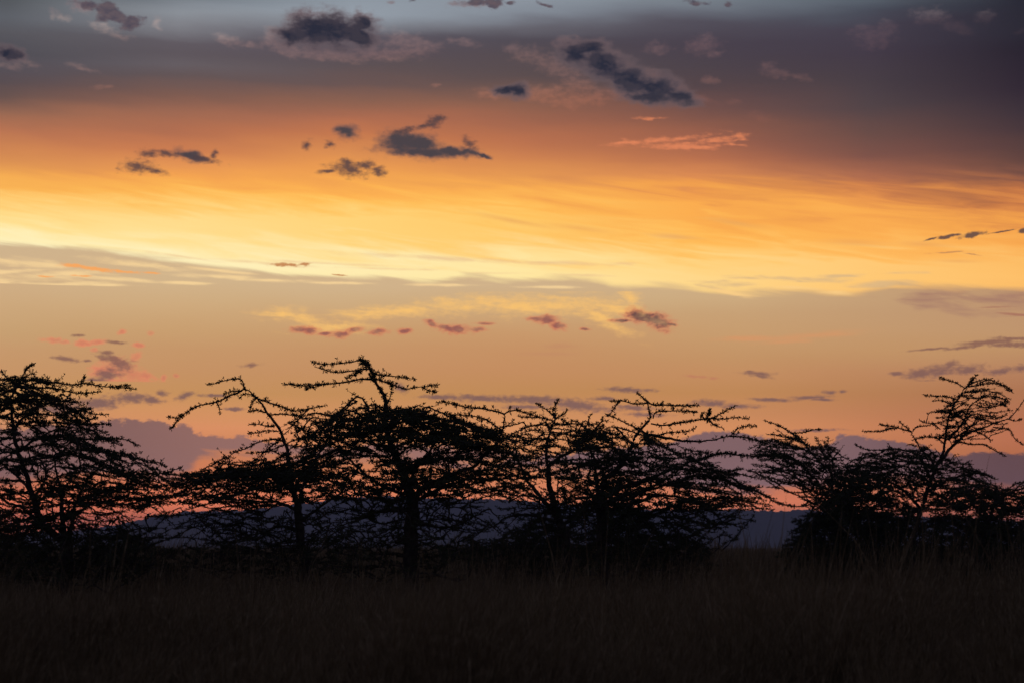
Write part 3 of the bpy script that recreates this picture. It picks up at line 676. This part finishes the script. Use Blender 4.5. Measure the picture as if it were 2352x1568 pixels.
bot4 = [(1090,1130),(1150,1150),(1220,1170),(1300,1200),(1400,1180),(1500,1150)]
T.fill(102, 1275, 205, 205, 2.3, top4, bot4, 1.0, (0.5, 1.3), leaf=0.95)
T.fill(80, 1290, 170, 180, 2.0, [(1110,1170),(1290,1150),(1480,1150)], [(1110,1300),(1290,1330),(1480,1310)], 1.0, (0.5, 1.0), leaf=0.8, droop=0.1, tangle=0.42)
T4 = T
# ================================================================== T5, tree with long layered shoots to the right
T = Tree(5, (1392, 1388), 50.0)
T.stem([(1394,1392),(1390,1330),(1386,1260),(1380,1190),(1373,1140)], 14, 11, trunk=True)
T.stem([(1374,1142),(1369,1104),(1362,1074),(1358,1043),(1340,1015)], 6, 2, 0, 0.5)
T.stem([(1374,1140),(1390,1100),(1411,1086),(1436,1062),(1457,1028),(1480,990),(1499,962),(1495,937),(1483,918)], 8, 2.2, 0, -0.4)
T.stem([(1376,1150),(1430,1115),(1480,1098),(1541,1074),(1586,1060),(1625,1051)], 6.5, 2, 0, 0.5)
T.stem([(1378,1165),(1450,1130),(1520,1110),(1590,1090),(1650,1085)], 5, 1.8, 0, -0.9)
T.stem([(1380,1180),(1460,1150),(1540,1140),(1610,1150),(1670,1165)], 5, 1.8, 0, 0.9)
T.stem([(1382,1200),(1470,1180),(1560,1190),(1630,1205),(1690,1190)], 4, 1.6, 0, -0.5)
T.stem([(1480,990),(1520,1000),(1560,1013),(1609,1013),(1647,1009),(1678,1001)], 4, 1.8, -0.3, 0.2)
T.spray([(1484,920),(1472,908),(1461,901)], -0.4, -0.4, 1.8, 0.10, 1.8)
T.spray([(1488,925),(1457,927),(1430,920),(1400,921)], -0.4, -0.2, 1.4, 0.10)
T.spray([(1425,921),(1415,930),(1405,945),(1395,955)], -0.2, -0.1, 1.3, 0.09)
T.spray([(1484,918),(1500,929),(1526,929),(1560,931),(1606,931)], -0.4, -0.7, 1.7, 0.12, 1.3)
T.spray([(1500,960),(1506,946),(1537,943),(1570,943),(1600,946)], -0.4, -0.1, 1.5, 0.13, 1.0)
T.spray([(1495,972),(1520,976),(1545,973),(1594,965),(1625,961),(1663,961),(1690,958),(1722,961)], -0.4, -0.6, 1.5, 0.10)
T.spray([(1630,962),(1650,952),(1665,944),(1691,930)], -0.5, -0.3, 1.2, 0.09)
T.spray([(1625,960),(1640,975),(1660,982)], -0.5, -0.7, 1.3, 0.11, 1.2)
T.spray([(1612,945),(1612,955),(1608,962)], -0.6, -0.6, 1.6, 0.10, 1.6)
T.spray([(1622,962),(1628,950),(1631,940)], -0.5, -0.5, 1.3, 0.06, 3.0, 3.0)
T.spray([(1678,1001),(1708,1003),(1731,1009),(1755,1016),(1785,1028)], 0.2, 0.0, 1.6, 0.13)
T.spray([(1676,1002),(1688,990),(1697,982),(1720,977),(1739,979)], 0.2, 0.4, 1.2, 0.09)
T.spray([(1480,992),(1500,1000),(1540,992),(1580,990),(1600,980)], -0.4, -0.1, 1.4, 0.14)
T.spray([(1590,1059),(1625,1048),(1663,1040),(1701,1045),(1750,1047),(1800,1047)], 0.5, 0.7, 2.2, 0.14, 1.9, 1.4)
T.spray([(1541,1074),(1590,1080),(1647,1085),(1701,1090)], 0.3, 0.0, 1.8, 0.14, 1.6, 1.2)
T.spray([(1600,1092),(1647,1097),(1678,1110),(1708,1122),(1750,1118)], -0.6, -0.9, 1.6, 0.13, 1.4)
T.spray([(1700,1118),(1735,1125),(1758,1137),(1785,1155),(1815,1161)], -0.9, -1.0, 1.3, 0.10)
T.spray([(1440,1050),(1410,1030),(1390,1010),(1360,1000)], -0.2, 0.2, 1.4, 0.14)
T.spray([(1600,1165),(1632,1198),(1663,1200),(1700,1184)], 0.0, -0.3, 1.4, 0.06, 0.6, 0.6)
top5 = [(1250,1010),(1320,985),(1400,960),(1440,955),(1500,985),(1560,1000),(1620,1020),(1690,1065),(1740,1105),(1800,1160)]
bot5 = [(1250,1120),(1320,1170),(1400,1185),(1480,1175),(1560,1170),(1640,1170),(1700,1170),(1740,1175),(1800,1185)]
T.fill(128, 1390, 120, 390, 2.4, top5, bot5, 0.85, (0.6, 1.5), leaf=0.95)
T.fill(90, 1400, 120, 340, 2.3, [(1280,1165),(1400,1165),(1600,1160),(1740,1180)], [(1280,1310),(1400,1330),(1600,1285),(1740,1215)], 1.0, (0.6, 1.2), leaf=0.7, droop=0.2, tangle=0.42)
T5 = T
# ================================================================== T6, wispy tree leaning left
T = Tree(6, (1925, 1362), 62.0)
T.stem([(1928,1366),(1926,1320),(1925,1270),(1922,1220),(1920,1180)], 11, 8, trunk=True)
T.stem([(1920,1185),(1915,1130),(1911,1080),(1872,1043),(1842,1013),(1815,993)], 5, 1.8, 0, -0.4)
T.stem([(1918,1170),(1880,1110),(1845,1075),(1815,1050),(1780,1040)], 4, 1.6, 0, 0.8)
T.stem([(1922,1190),(1880,1160),(1840,1140),(1800,1125)], 3.5, 1.5, 0, -0.7)
T.stem([(1920,1160),(1950,1110),(1970,1070),(1990,1040)], 4, 1.6, 0, 0.6)
T.spray([(1830,1004),(1815,992),(1785,975),(1754,965)], -0.4, -0.6, 1.4, 0.07, 0.8)
T.spray([(1815,994),(1846,992),(1869,986),(1889,986)], -0.4, -0.2, 1.3, 0.07, 0.8)
T.spray([(1845,1014),(1815,1004),(1785,998),(1762,997)], -0.4, -0.1, 1.3, 0.09, 0.8)
T.spray([(1900,1060),(1885,1030),(1878,1010),(1872,1004)], -0.2, 0.0, 1.3, 0.08, 1.2)
T.spray([(1845,1030),(1810,1022),(1770,1012),(1735,1012)], -0.4, -0.8, 1.3, 0.10)
T.spray([(1840,1060),(1800,1050),(1760,1036),(1732,1034)], 0.4, 0.6, 1.3, 0.10)
T.spray([(1840,1080),(1800,1080),(1760,1085),(1720,1082)], 0.4, 0.9, 1.2, 0.09)
T.spray([(1850,1100),(1820,1110),(1790,1102),(1750,1092)], -0.4, -0.9, 1.2, 0.08, 0.7)
T.spray([(1850,1130),(1815,1130),(1790,1120),(1760,1118)], -0.4, -0.5, 1.2, 0.07, 0.6)
T.spray([(1860,1150),(1838,1162),(1812,1160),(1780,1150)], -0.4, -0.5, 1.2, 0.08, 0.6)
top6 = [(1710,1040),(1740,1010),(1780,1000),(1820,1008),(1860,1022),(1900,1032),(1950,1050),(2000,1060),(2060,1080)]
bot6 = [(1710,1080),(1760,1100),(1800,1115),(1850,1150),(1920,1190),(1990,1190),(2060,1150)]
T.fill(170, 1915, 200, 140, 2.3, top6, bot6, 1.0, (0.5, 1.1), leaf=0.6, twig=0.28)
T6 = T
# ================================================================== T7, tall tree with the wind-bent leader
T = Tree(7, (2096, 1350), 64.0)
T.stem([(2096,1354),(2096,1300),(2100,1240),(2110,1185),(2125,1140)], 8, 5.5, trunk=True)
T.stem([(2124,1142),(2137,1108),(2157,1067),(2172,1040),(2178,1010),(2175,986),(2177,950),(2193,922),(2217,891),(2242,861)], 5, 1.6, 0, -0.3)
T.stem([(2160,1064),(2181,1030),(2200,1008),(2217,998),(2250,986),(2286,974),(2318,962)], 4.5, 1.6, -0.1, 0.4)
T.stem([(2178,1010),(2189,994),(2213,962),(2230,934),(2254,914)], 3.5, 1.6, -0.2, -0.7)
T.stem([(2150,1080),(2135,1050),(2116,1031),(2108,1015),(2094,990)], 4, 1.6, 0, 0.5)
T.stem([(2140,1100),(2116,1060),(2084,1038),(2036,1035),(1995,1033)], 4, 1.5, 0, -0.6)
T.stem([(2130,1130),(2180,1100),(2240,1085),(2290,1100)], 4, 1.5, 0, 0.5)
T.stem([(2115,1170),(2060,1120),(2010,1100),(1970,1095)], 4, 1.5, 0, 0.7)
T.spray([(2226,880),(2236,868),(2246,860)], -0.3, -0.3, 1.4, 0.07, 1.6)
T.spray([(2217,892),(2203,882),(2185,875),(2165,869)], -0.3, -0.5, 1.1, 0.05)
T.spray([(2172,872),(2168,870),(2160,868)], -0.5, -0.5, 1.1, 0.08, 2.4)
T.spray([(2217,891),(2238,877),(2266,870)], -0.3, -0.1, 1.3, 0.07)
T.spray([(2224,888),(2262,881),(2294,881),(2315,889),(2326,902)], -0.3, 0.0, 1.4, 0.11, 1.2)
T.spray([(2250,878),(2275,872),(2300,884),(2318,898)], -0.2, 0.3, 1.3, 0.10, 1.2)
T.spray([(2197,917),(2173,910),(2149,910),(2122,906)], -0.3, -0.3, 1.1, 0.06)
T.spray([(2188,930),(2165,920),(2143,920)], -0.3, -0.6, 1.2, 0.08)
T.spray([(2180,948),(2166,944),(2152,942)], -0.3, -0.1, 1.3, 0.10, 1.4)
T.spray([(2177,965),(2165,958),(2152,960)], -0.3, -0.4, 1.2, 0.10, 1.2)
T.spray([(2200,912),(2215,900),(2240,897),(2262,892)], -0.3, -0.5, 1.2, 0.10)
T.spray([(2250,914),(2270,910),(2295,912),(2318,924)], -0.6, -0.6, 1.5, 0.13, 1.4)
T.spray([(2240,928),(2262,935),(2290,932),(2315,920)], -0.6, -0.3, 1.3, 0.10)
T.spray([(2215,962),(2240,950),(2262,954),(2298,958),(2314,948)], -0.6, -0.8, 1.3, 0.10)
T.spray([(2318,962),(2332,966),(2347,962)], 0.4, 0.4, 1.2, 0.05)
T.spray([(2316,962),(2335,942),(2353,916)], 0.4, 0.5, 1.2, 0.04, 0.6, 0.6)
T.spray([(2280,980),(2318,986),(2331,1007),(2354,1022)], 0.3, 0.1, 1.2, 0.04, 0.6, 0.6)
T.spray([(2200,1012),(2226,1019),(2262,1021),(2280,1031),(2310,1047)], 0.0, -0.2, 1.3, 0.07)
T.spray([(2240,990),(2262,1000),(2276,1012)], 0.2, -0.2, 1.2, 0.10)
T.spray([(2094,990),(2076,986),(2052,979),(2019,974)], 0.5, 0.6, 1.4, 0.08, 1.2)
T.spray([(2060,983),(2042,984),(2019,990),(1981,990)], 0.5, 0.3, 1.3, 0.06)
T.spray([(2096,990),(2106,980),(2137,976)], 0.5, 0.4, 1.3, 0.07, 1.2)
T.spray([(2160,985),(2140,972),(2125,970),(2112,964)], -0.2, -0.2, 1.2, 0.07)
T.spray([(2090,988),(2075,975),(2066,968)], 0.5, 0.4, 1.2, 0.08)
T.spray([(2000,1034),(1985,1030),(1963,1020)], -0.6, -0.6, 1.2, 0.07)
T.spray([(2170,1020),(2150,1005),(2120,1003),(2095,1010)], -0.2, -0.6, 1.3, 0.11)
T.fill(60, 2190, 45, 140, 1.1, [(2140,930),(2180,920),(2230,895),(2290,890),(2330,920)], [(2140,1010),(2200,1020),(2260,1005),(2330,985)], 1.0, (0.35, 0.8), leaf=0.7, twig=0.22)
top7 = [(1960,1050),(2000,1035),(2050,1032),(2100,1020),(2160,1030),(2220,1058),(2270,1085),(2320,1130),(2360,1160)]
bot7 = [(1960,1090),(2020,1110),(2080,1150),(2130,1165),(2200,1165),(2260,1170),(2320,1180),(2360,1185)]
T.fill(210, 2130, 180, 220, 2.3, top7, bot7, 1.0, (0.45, 1.0), leaf=0.7, twig=0.28)
T7 = T
# ================================================================== T8, low tree at the right edge
T = Tree(8, (2266, 1352), 60.0)
T.stem([(2266,1356),(2266,1310),(2263,1270),(2264,1230),(2268,1190)], 10, 8, trunk=True)
T.stem([(2268,1195),(2290,1150),(2330,1125),(2380,1105)], 5, 1.8, 0, -0.5)
T.stem([(2266,1200),(2240,1160),(2225,1130),(2210,1110)], 4, 1.8, 0, 0.5)
T.stem([(2268,1200),(2310,1180),(2360,1170),(2420,1165)], 4, 1.8, 0, 0.7)
T.stem([(2264,1240),(2220,1215),(2180,1200),(2140,1190)], 4, 1.6, 0, -0.6)
T.spray([(2330,1125),(2350,1108),(2380,1104)], -0.3, -0.3, 1.3, 0.08)
T.spray([(2290,1150),(2310,1130),(2330,1112),(2352,1106)], -0.3, -0.1, 1.2, 0.08)
top8 = [(2120,1160),(2180,1130),(2230,1110),(2290,1112),(2350,1115),(2420,1130),(2500,1160)]
bot8 = [(2120,1210),(2200,1230),(2300,1240),(2400,1235),(2500,1200)]
T.fill(130, 2270, 150, 230, 2.2, top8, bot8, 1.0, (0.5, 1.1), leaf=0.85, droop=0.05)
T.fill(60, 2270, 130, 190, 1.8, [(2120,1200),(2450,1200)], [(2120,1310),(2270,1330),(2450,1310)], 1.0, (0.5, 1.0), leaf=0.7, droop=0.15, tangle=0.42)
T8 = T

# ------------------------------------------------------------------ dense bushes
def bush(seed, base, dist, cx, wl, wr, depth, top, bot, n, leaf=1.6):
    T = Tree(seed, base, dist)
    r = T.r
    for k in range(7):
        a = r.uniform(-1, 1)
        xt = cx + a * (wr if a > 0 else wl) * 0.55
        yt = np.interp(xt, *np.array(top, float).T)
        T.stem([(base[0] + a * 8, base[1] + 2), (base[0] + a * 24, (base[1] * 2 + yt) / 3), (xt, yt * 0.55 + base[1] * 0.45)], 4.0, 1.5, r.uniform(-.15, .15), r.uniform(-.6, .6) * depth)
    T.limbs = [(q - np.array([0, 0, max(0, q[0][2])]) * np.linspace(1, 0, len(q))[:, None], rad) for q, rad in T.limbs]
    T.fill(int(n * 0.62), cx, wl, wr, depth, top, bot, 0.85, (0.35, 1.1), leaf=leaf * 0.85, twig=0.28, dens=1.3, upw=0.2, tangle=0.4)
    return T
BUSHES = []
def B(*a, label=''): BUSHES.append((bush(*a), label))
B(21, (1940,1374), 58.0, 1945, 150, 160, 2.2, [(1790,1262),(1812,1225),(1835,1180),(1865,1128),(1910,1090),(1960,1066),(2010,1076),(2060,1108),(2110,1150)], [(1790,1300),(1860,1366),(2040,1366),(2110,1330)], 700, label='dense dark bush between the wispy leaning tree and the tall wind-bent tree')
B(22, (290,1374), 58.0, 285, 130, 150, 1.8, [(150,1250),(200,1225),(250,1208),(320,1216),(370,1240),(440,1275)], [(150,1350),(285,1366),(440,1345)], 230, label='low dark bush right of the trunk of the leftmost tree')
B(23, (1225,1366), 62.0, 1215, 160, 140, 1.8, [(1050,1262),(1100,1238),(1150,1228),(1200,1195),(1260,1178),(1320,1195),(1355,1230)], [(1050,1330),(1225,1360),(1355,1340)], 260, label='dark bush left of the two trunks right of the middle tree')
B(24, (1450,1368), 60.0, 1445, 120, 200, 1.8, [(1330,1190),(1400,1160),(1450,1158),(1510,1180),(1570,1212),(1650,1255)], [(1330,1345),(1450,1362),(1650,1310)], 260, label='dark bush under the layered tree with long shoots to the right')
B(25, (2225,1368), 59.0, 2245, 160, 210, 1.9, [(2090,1215),(2150,1190),(2230,1182),(2320,1180),(2450,1205)], [(2090,1350),(2240,1364),(2450,1350)], 330, label='sprawling dark bush around the trunk at the right edge')
B(26, (10,1376), 56.0, 0, 150, 140, 1.8, [(-140,1215),(-60,1190),(10,1185),(80,1205),(135,1250)], [(-140,1350),(0,1368),(135,1345)], 230, label='dark bush cut by the left edge of the picture')
B(27, (1070,1350), 72.0, 1065, 110, 90, 1.5, [(960,1262),(1010,1246),(1060,1232),(1110,1240),(1150,1258)], [(960,1320),(1060,1342),(1150,1320)], 110, label='small low bush just right of the trunk of the middle tree')
B(28, (520,1346), 74.0, 520, 120, 110, 1.6, [(400,1275),(450,1250),(520,1240),(580,1252),(630,1272)], [(400,1325),(520,1340),(630,1325)], 100, label='thin low bush left of the trunk of the tree with the arching leader')
B(29, (800,1346), 76.0, 800, 100, 100, 1.6, [(700,1268),(750,1250),(800,1240),(850,1250),(900,1268)], [(700,1322),(800,1338),(900,1322)], 90, label='thin low bush between the arching tree and the middle tree')
B(30, (2085,1364), 66.0, 2085, 120, 110, 1.7, [(1960,1180),(2020,1150),(2090,1140),(2150,1160),(2200,1195)], [(1960,1340),(2085,1356),(2200,1340)], 250, label='dark bush around the foot of the tall wind-bent tree')

tree_list = [
 (T3, 'tallest thorn acacia in the middle with thick bare trunk and a flat-topped leader'),
 (T2, 'thorn acacia with thin leader arching over to the left beside the middle tree'),
 (T1, 'broad thorn acacia at the left edge with stout trunk in grass'),
 (T4, 'dense thorn acacia directly right of the middle tree, with two short upright leaders on top'),
 (T5, 'thorn acacia with long flat layered shoots reaching right towards the gap'),
 (T6, 'sparse wispy thorn acacia leaning left across the gap in the tree line'),
 (T7, 'thorn acacia on the right with thin curved leader rising high above its crown'),
 (T8, 'low spreading thorn acacia cut by the right edge of the picture'),
]
nl = 0
for T, lab in tree_list:
    nl += T.build('acacia_tree', lab, 'tree', GT)
for T, lab in BUSHES:
    nl += T.build('thorn_bush', lab, 'bush', 'dark bushes under the acacias', leafsize=0.06, mat=M_BUSH)
print('leaves', nl)

# ------------------------------------------------------------------ ground
def grnd(x, y):
    return 0.0
rg = np.random.default_rng(99)
xs = np.array([-12000,-6000,-3000,-1000,-400,-200,-100,-50,-20,0,20,50,100,200,400,1000,3000,6000,12000], float)
ys = np.array([-2000,-500,-100,-20,0,10,20,35,50,75,110,160,250,500,1000,2500,6000,9000,12000], float)
gx, gy = np.meshgrid(xs, ys); gv = np.stack([gx.ravel(), gy.ravel(), np.zeros(gx.size)], 1)
nx = len(xs); idx = [(j*nx+i, j*nx+i+1, (j+1)*nx+i+1, (j+1)*nx+i) for j in range(len(ys)-1) for i in range(nx-1)]
M_SOIL = material('dry_soil', (.035, .030, .025, 1), (.06, .05, .04, 1), 0.6, bump=0.3)
go = mesh_obj('ground', gv, np.array(idx), 4, M_SOIL); prop(go, 'dry savanna plain reaching to the hills', 'ground', kind='structure')

# ------------------------------------------------------------------ hills, 5 to 9 km away
RIDGE = [(-900,1236),(-300,1232),(0,1228),(150,1222),(268,1206),(300,1199),(327,1195),(369,1181),(394,1183),(428,1174),(520,1173),(610,1168),(700,1156),(800,1142),(900,1139),(1000,1144),(1100,1146),(1200,1150),(1300,1160),(1400,1166),(1500,1170),(1663,1169),(1777,1174),(1860,1170),(1960,1180),(2100,1186),(2250,1192),(2352,1198),(2700,1222),(3300,1240)]
rx_, ry_ = np.array(RIDGE, float).T
D0 = 6500.0
def fbm1(x, seed, octs=5, base=1.0):
    r = np.random.default_rng(seed); out = np.zeros_like(x)
    for o in range(octs):
        f = base * 2 ** o; ph = r.uniform(0, 6.28, 3)
        out += (np.sin(x * f + ph[0]) + np.sin(x * f * 1.73 + ph[1]) + np.sin(x * f * 0.61 + ph[2])) / 3 * 0.55 ** o
    return out
hx = np.linspace(-900, 3300, 2400)
prof = np.interp(hx, rx_, ry_)
rb = np.random.default_rng(5)
bumps = np.zeros_like(hx)
for _ in range(420):                                   # scrub trees along the crest
    c = rb.uniform(-900, 3300); wd = rb.uniform(3, 9); hh = rb.uniform(1.0, 3.6)
    bumps = np.maximum(bumps, hh * np.sqrt(np.clip(1 - ((hx - c) / wd) ** 2, 0, 1)))
crest_z = (1255 - prof + bumps) / FP * D0
wx = (hx - 1176) / FP * D0
rows = [(-1500, -0.01, 0), (-1100, 0.16, .3), (-700, 0.40, .6), (-350, 0.70, .8), (-120, 0.92, .6), (0, 1.0, 0), (260, 0.85, .5), (900, 0.4, .4), (2200, -0.01, 0)]
vv = []
for dy, f, am in rows:
    nz_ = fbm1(wx / 260 + dy * 0.01, int(dy) + 9000, 5, 1.0) * 9 * am
    base_z = (1255 - prof) / FP * D0 * f
    vv.append(np.stack([wx * (1 + (0.0 if dy <= 0 else 0.02)), np.full_like(wx, D0 + dy), (crest_z if dy == 0 else base_z + nz_) - (3 if f < 0 else 0)], 1))
hv = np.vstack(vv); n_ = len(hx)
hi = np.array([(j*n_+i, j*n_+i+1, (j+1)*n_+i+1, (j+1)*n_+i) for j in range(len(rows)-1) for i in range(n_-1)])
M_HILL = material('hill_scrub', (.030, .034, .030, 1), (.055, .058, .048, 1), 0.006)
ho = mesh_obj('hills', hv, hi, 4, M_HILL); prop(ho, 'long low ridge of scrubby hills far beyond the trees', 'hills', kind='structure')

# ------------------------------------------------------------------ grass
def patch_density(x, y, seed=3):
    return 0.5 + 0.25 * np.sin(x * 0.9 + seed) * np.sin(y * 0.55 + 1.3 * seed) + 0.25 * np.sin(x * 0.31 + y * 0.21)
def grass(seed, n, y0, y1, h0, h1, wid, low=False):
    r = np.random.default_rng(seed)
    y = 1.0 / r.uniform(1 / y1, 1 / y0, int(n * 1.6)); x = r.uniform(-1, 1, len(y)) * (0.29 * y + 3.0)
    # gather into tussocks
    k = len(y); tx_ = x + 0; 
    cell = 0.45
    cxr = np.floor(x / cell) * cell + (np.sin(np.floor(x / cell) * 12.9 + np.floor(y / cell) * 78.2) * 0.5 + 0.5) * cell
    cyr = np.floor(y / cell) * cell + (np.sin(np.floor(x / cell) * 39.3 + np.floor(y / cell) * 11.1) * 0.5 + 0.5) * cell
    pull = r.uniform(0.0, 0.9, k)
    x = x * (1 - pull) + cxr * pull; y = y * (1 - pull) + cyr * pull
    keep = r.uniform(0, 1, k) < patch_density(x, y) + 0.25
    x, y = x[keep][:n], y[keep][:n]; k = len(x)
    h = r.uniform(h0, h1, k) * (0.45 + 0.95 * patch_density(x * 1.7, y * 1.7, 5)) * (0.8 + 0.4 * np.sin(np.floor(x / cell) * 45.1 + np.floor(y / cell) * 7.7) ** 2)
    if low: h *= np.clip(1.6 - 0.0275 * y, 0.34, 1.2)
    lean = r.uniform(0, 2 * np.pi, k); la = np.abs(r.normal(0, 0.22, k)) + 0.05
    bx_ = np.cos(lean) * la * h + 0.06 * h; by_ = np.sin(lean) * la * h
    wv_ = wid * r.uniform(0.6, 1.4, k) * (1 + np.clip(y - 40, 0, 200) / 45.0)
    fa = r.uniform(-0.8, 0.8, k); sxn, syn = np.cos(fa) * wv_, np.sin(fa) * wv_
    pts = []
    for t, ww in ((0, 1.0), (0.4, 0.85), (0.75, 0.6), (1.0, 0.08)):
        px_ = x + bx_ * t * t; py_ = y + by_ * t * t; pz = h * (t - 0.10 * t * t * la * 2)
        pts.append(np.stack([px_ - sxn * ww, py_ - syn * ww, pz], 1)); pts.append(np.stack([px_ + sxn * ww, py_ + syn * ww, pz], 1))
    V_ = np.stack(pts, 1).reshape(-1, 3)
    b = (np.arange(k) * 8)[:, None, None]
    f = np.array([[0, 1, 3, 2], [2, 3, 5, 4], [4, 5, 7, 6]])[None]
    return V_, (b + f).reshape(-1, 4)
m = bpy.data.materials.new('dry_grass'); m.use_nodes = True; gg = G(m.node_tree); bs = m.node_tree.nodes['Principled BSDF']
t_ = gg.n('ShaderNodeTexCoord')
na = gg.noise(t_.outputs['Object'], 3, 0.5, scale=0.35); nb = gg.noise(t_.outputs['Object'], 2, 0.5, scale=14.0)
c_ = gg.mix(gg.step(na, 0.35, 0.65), (.12, .080, .040, 1), (.20, .136, .070, 1))
c_ = gg.mix(gg.step(nb, 0.42, 0.75), c_, (.34, .25, .15, 1))
gg.put(bs.inputs['Base Color'], c_); bs.inputs['Roughness'].default_value = 0.8; bs.inputs['Specular IOR Level'].default_value = 0.2
M_GRASS = m
A = [grass(1, 200000, 11, 42, 0.60, 1.12, 0.0042, True), grass(2, 100000, 38, 90, 0.35, 0.80, 0.0045), grass(3, 80000, 75, 420, 0.6, 1.55, 0.006),
     grass(6, 60000, 58, 150, 0.55, 1.35, 0.0065), grass(4, 4600, 13, 44, 0.95, 1.5, 0.0062, True), grass(5, 3500, 30, 62, 0.6, 1.25, 0.0045), grass(7, 9000, 50, 120, 1.2, 1.9, 0.005)]
VV, FF, off = [], [], 0
for v, f in A: VV.append(v); FF.append(f + off); off += len(v)
gr = mesh_obj('grass', np.vstack(VV), np.vstack(FF), 4, M_GRASS)
prop(gr, 'tall dry savanna grass covering the plain under the trees', 'grass', kind='stuff')

# ------------------------------------------------------------------ the air between here and the hills
hm = bpy.data.materials.new('haze'); hm.use_nodes = True; hm.node_tree.nodes.clear(); gh = G(hm.node_tree)
pv = gh.n('ShaderNodeVolumePrincipled'); pv.inputs['Color'].default_value = (0.58, 0.68, 1.0, 1); pv.inputs['Density'].default_value = 1.5e-4
pv.inputs['Anisotropy'].default_value = 0.0
om = gh.n('ShaderNodeOutputMaterial'); hm.node_tree.links.new(pv.outputs[0], om.inputs['Volume'])
X0, X1, Y0, Y1, Z0, Z1 = -12500, 12500, -2500, 12500, -4, 178
hb = [(x, y, z) for z in (Z0, Z1) for y in (Y0, Y1) for x in (X0, X1)]
hz = mesh_obj('haze', np.array(hb), np.array([(0,2,3,1),(4,5,7,6),(0,1,5,4),(2,6,7,3),(0,4,6,2),(1,3,7,5)]), 4, hm)
prop(hz, 'thin blue dusk haze lying over the plain', 'haze', kind='stuff')
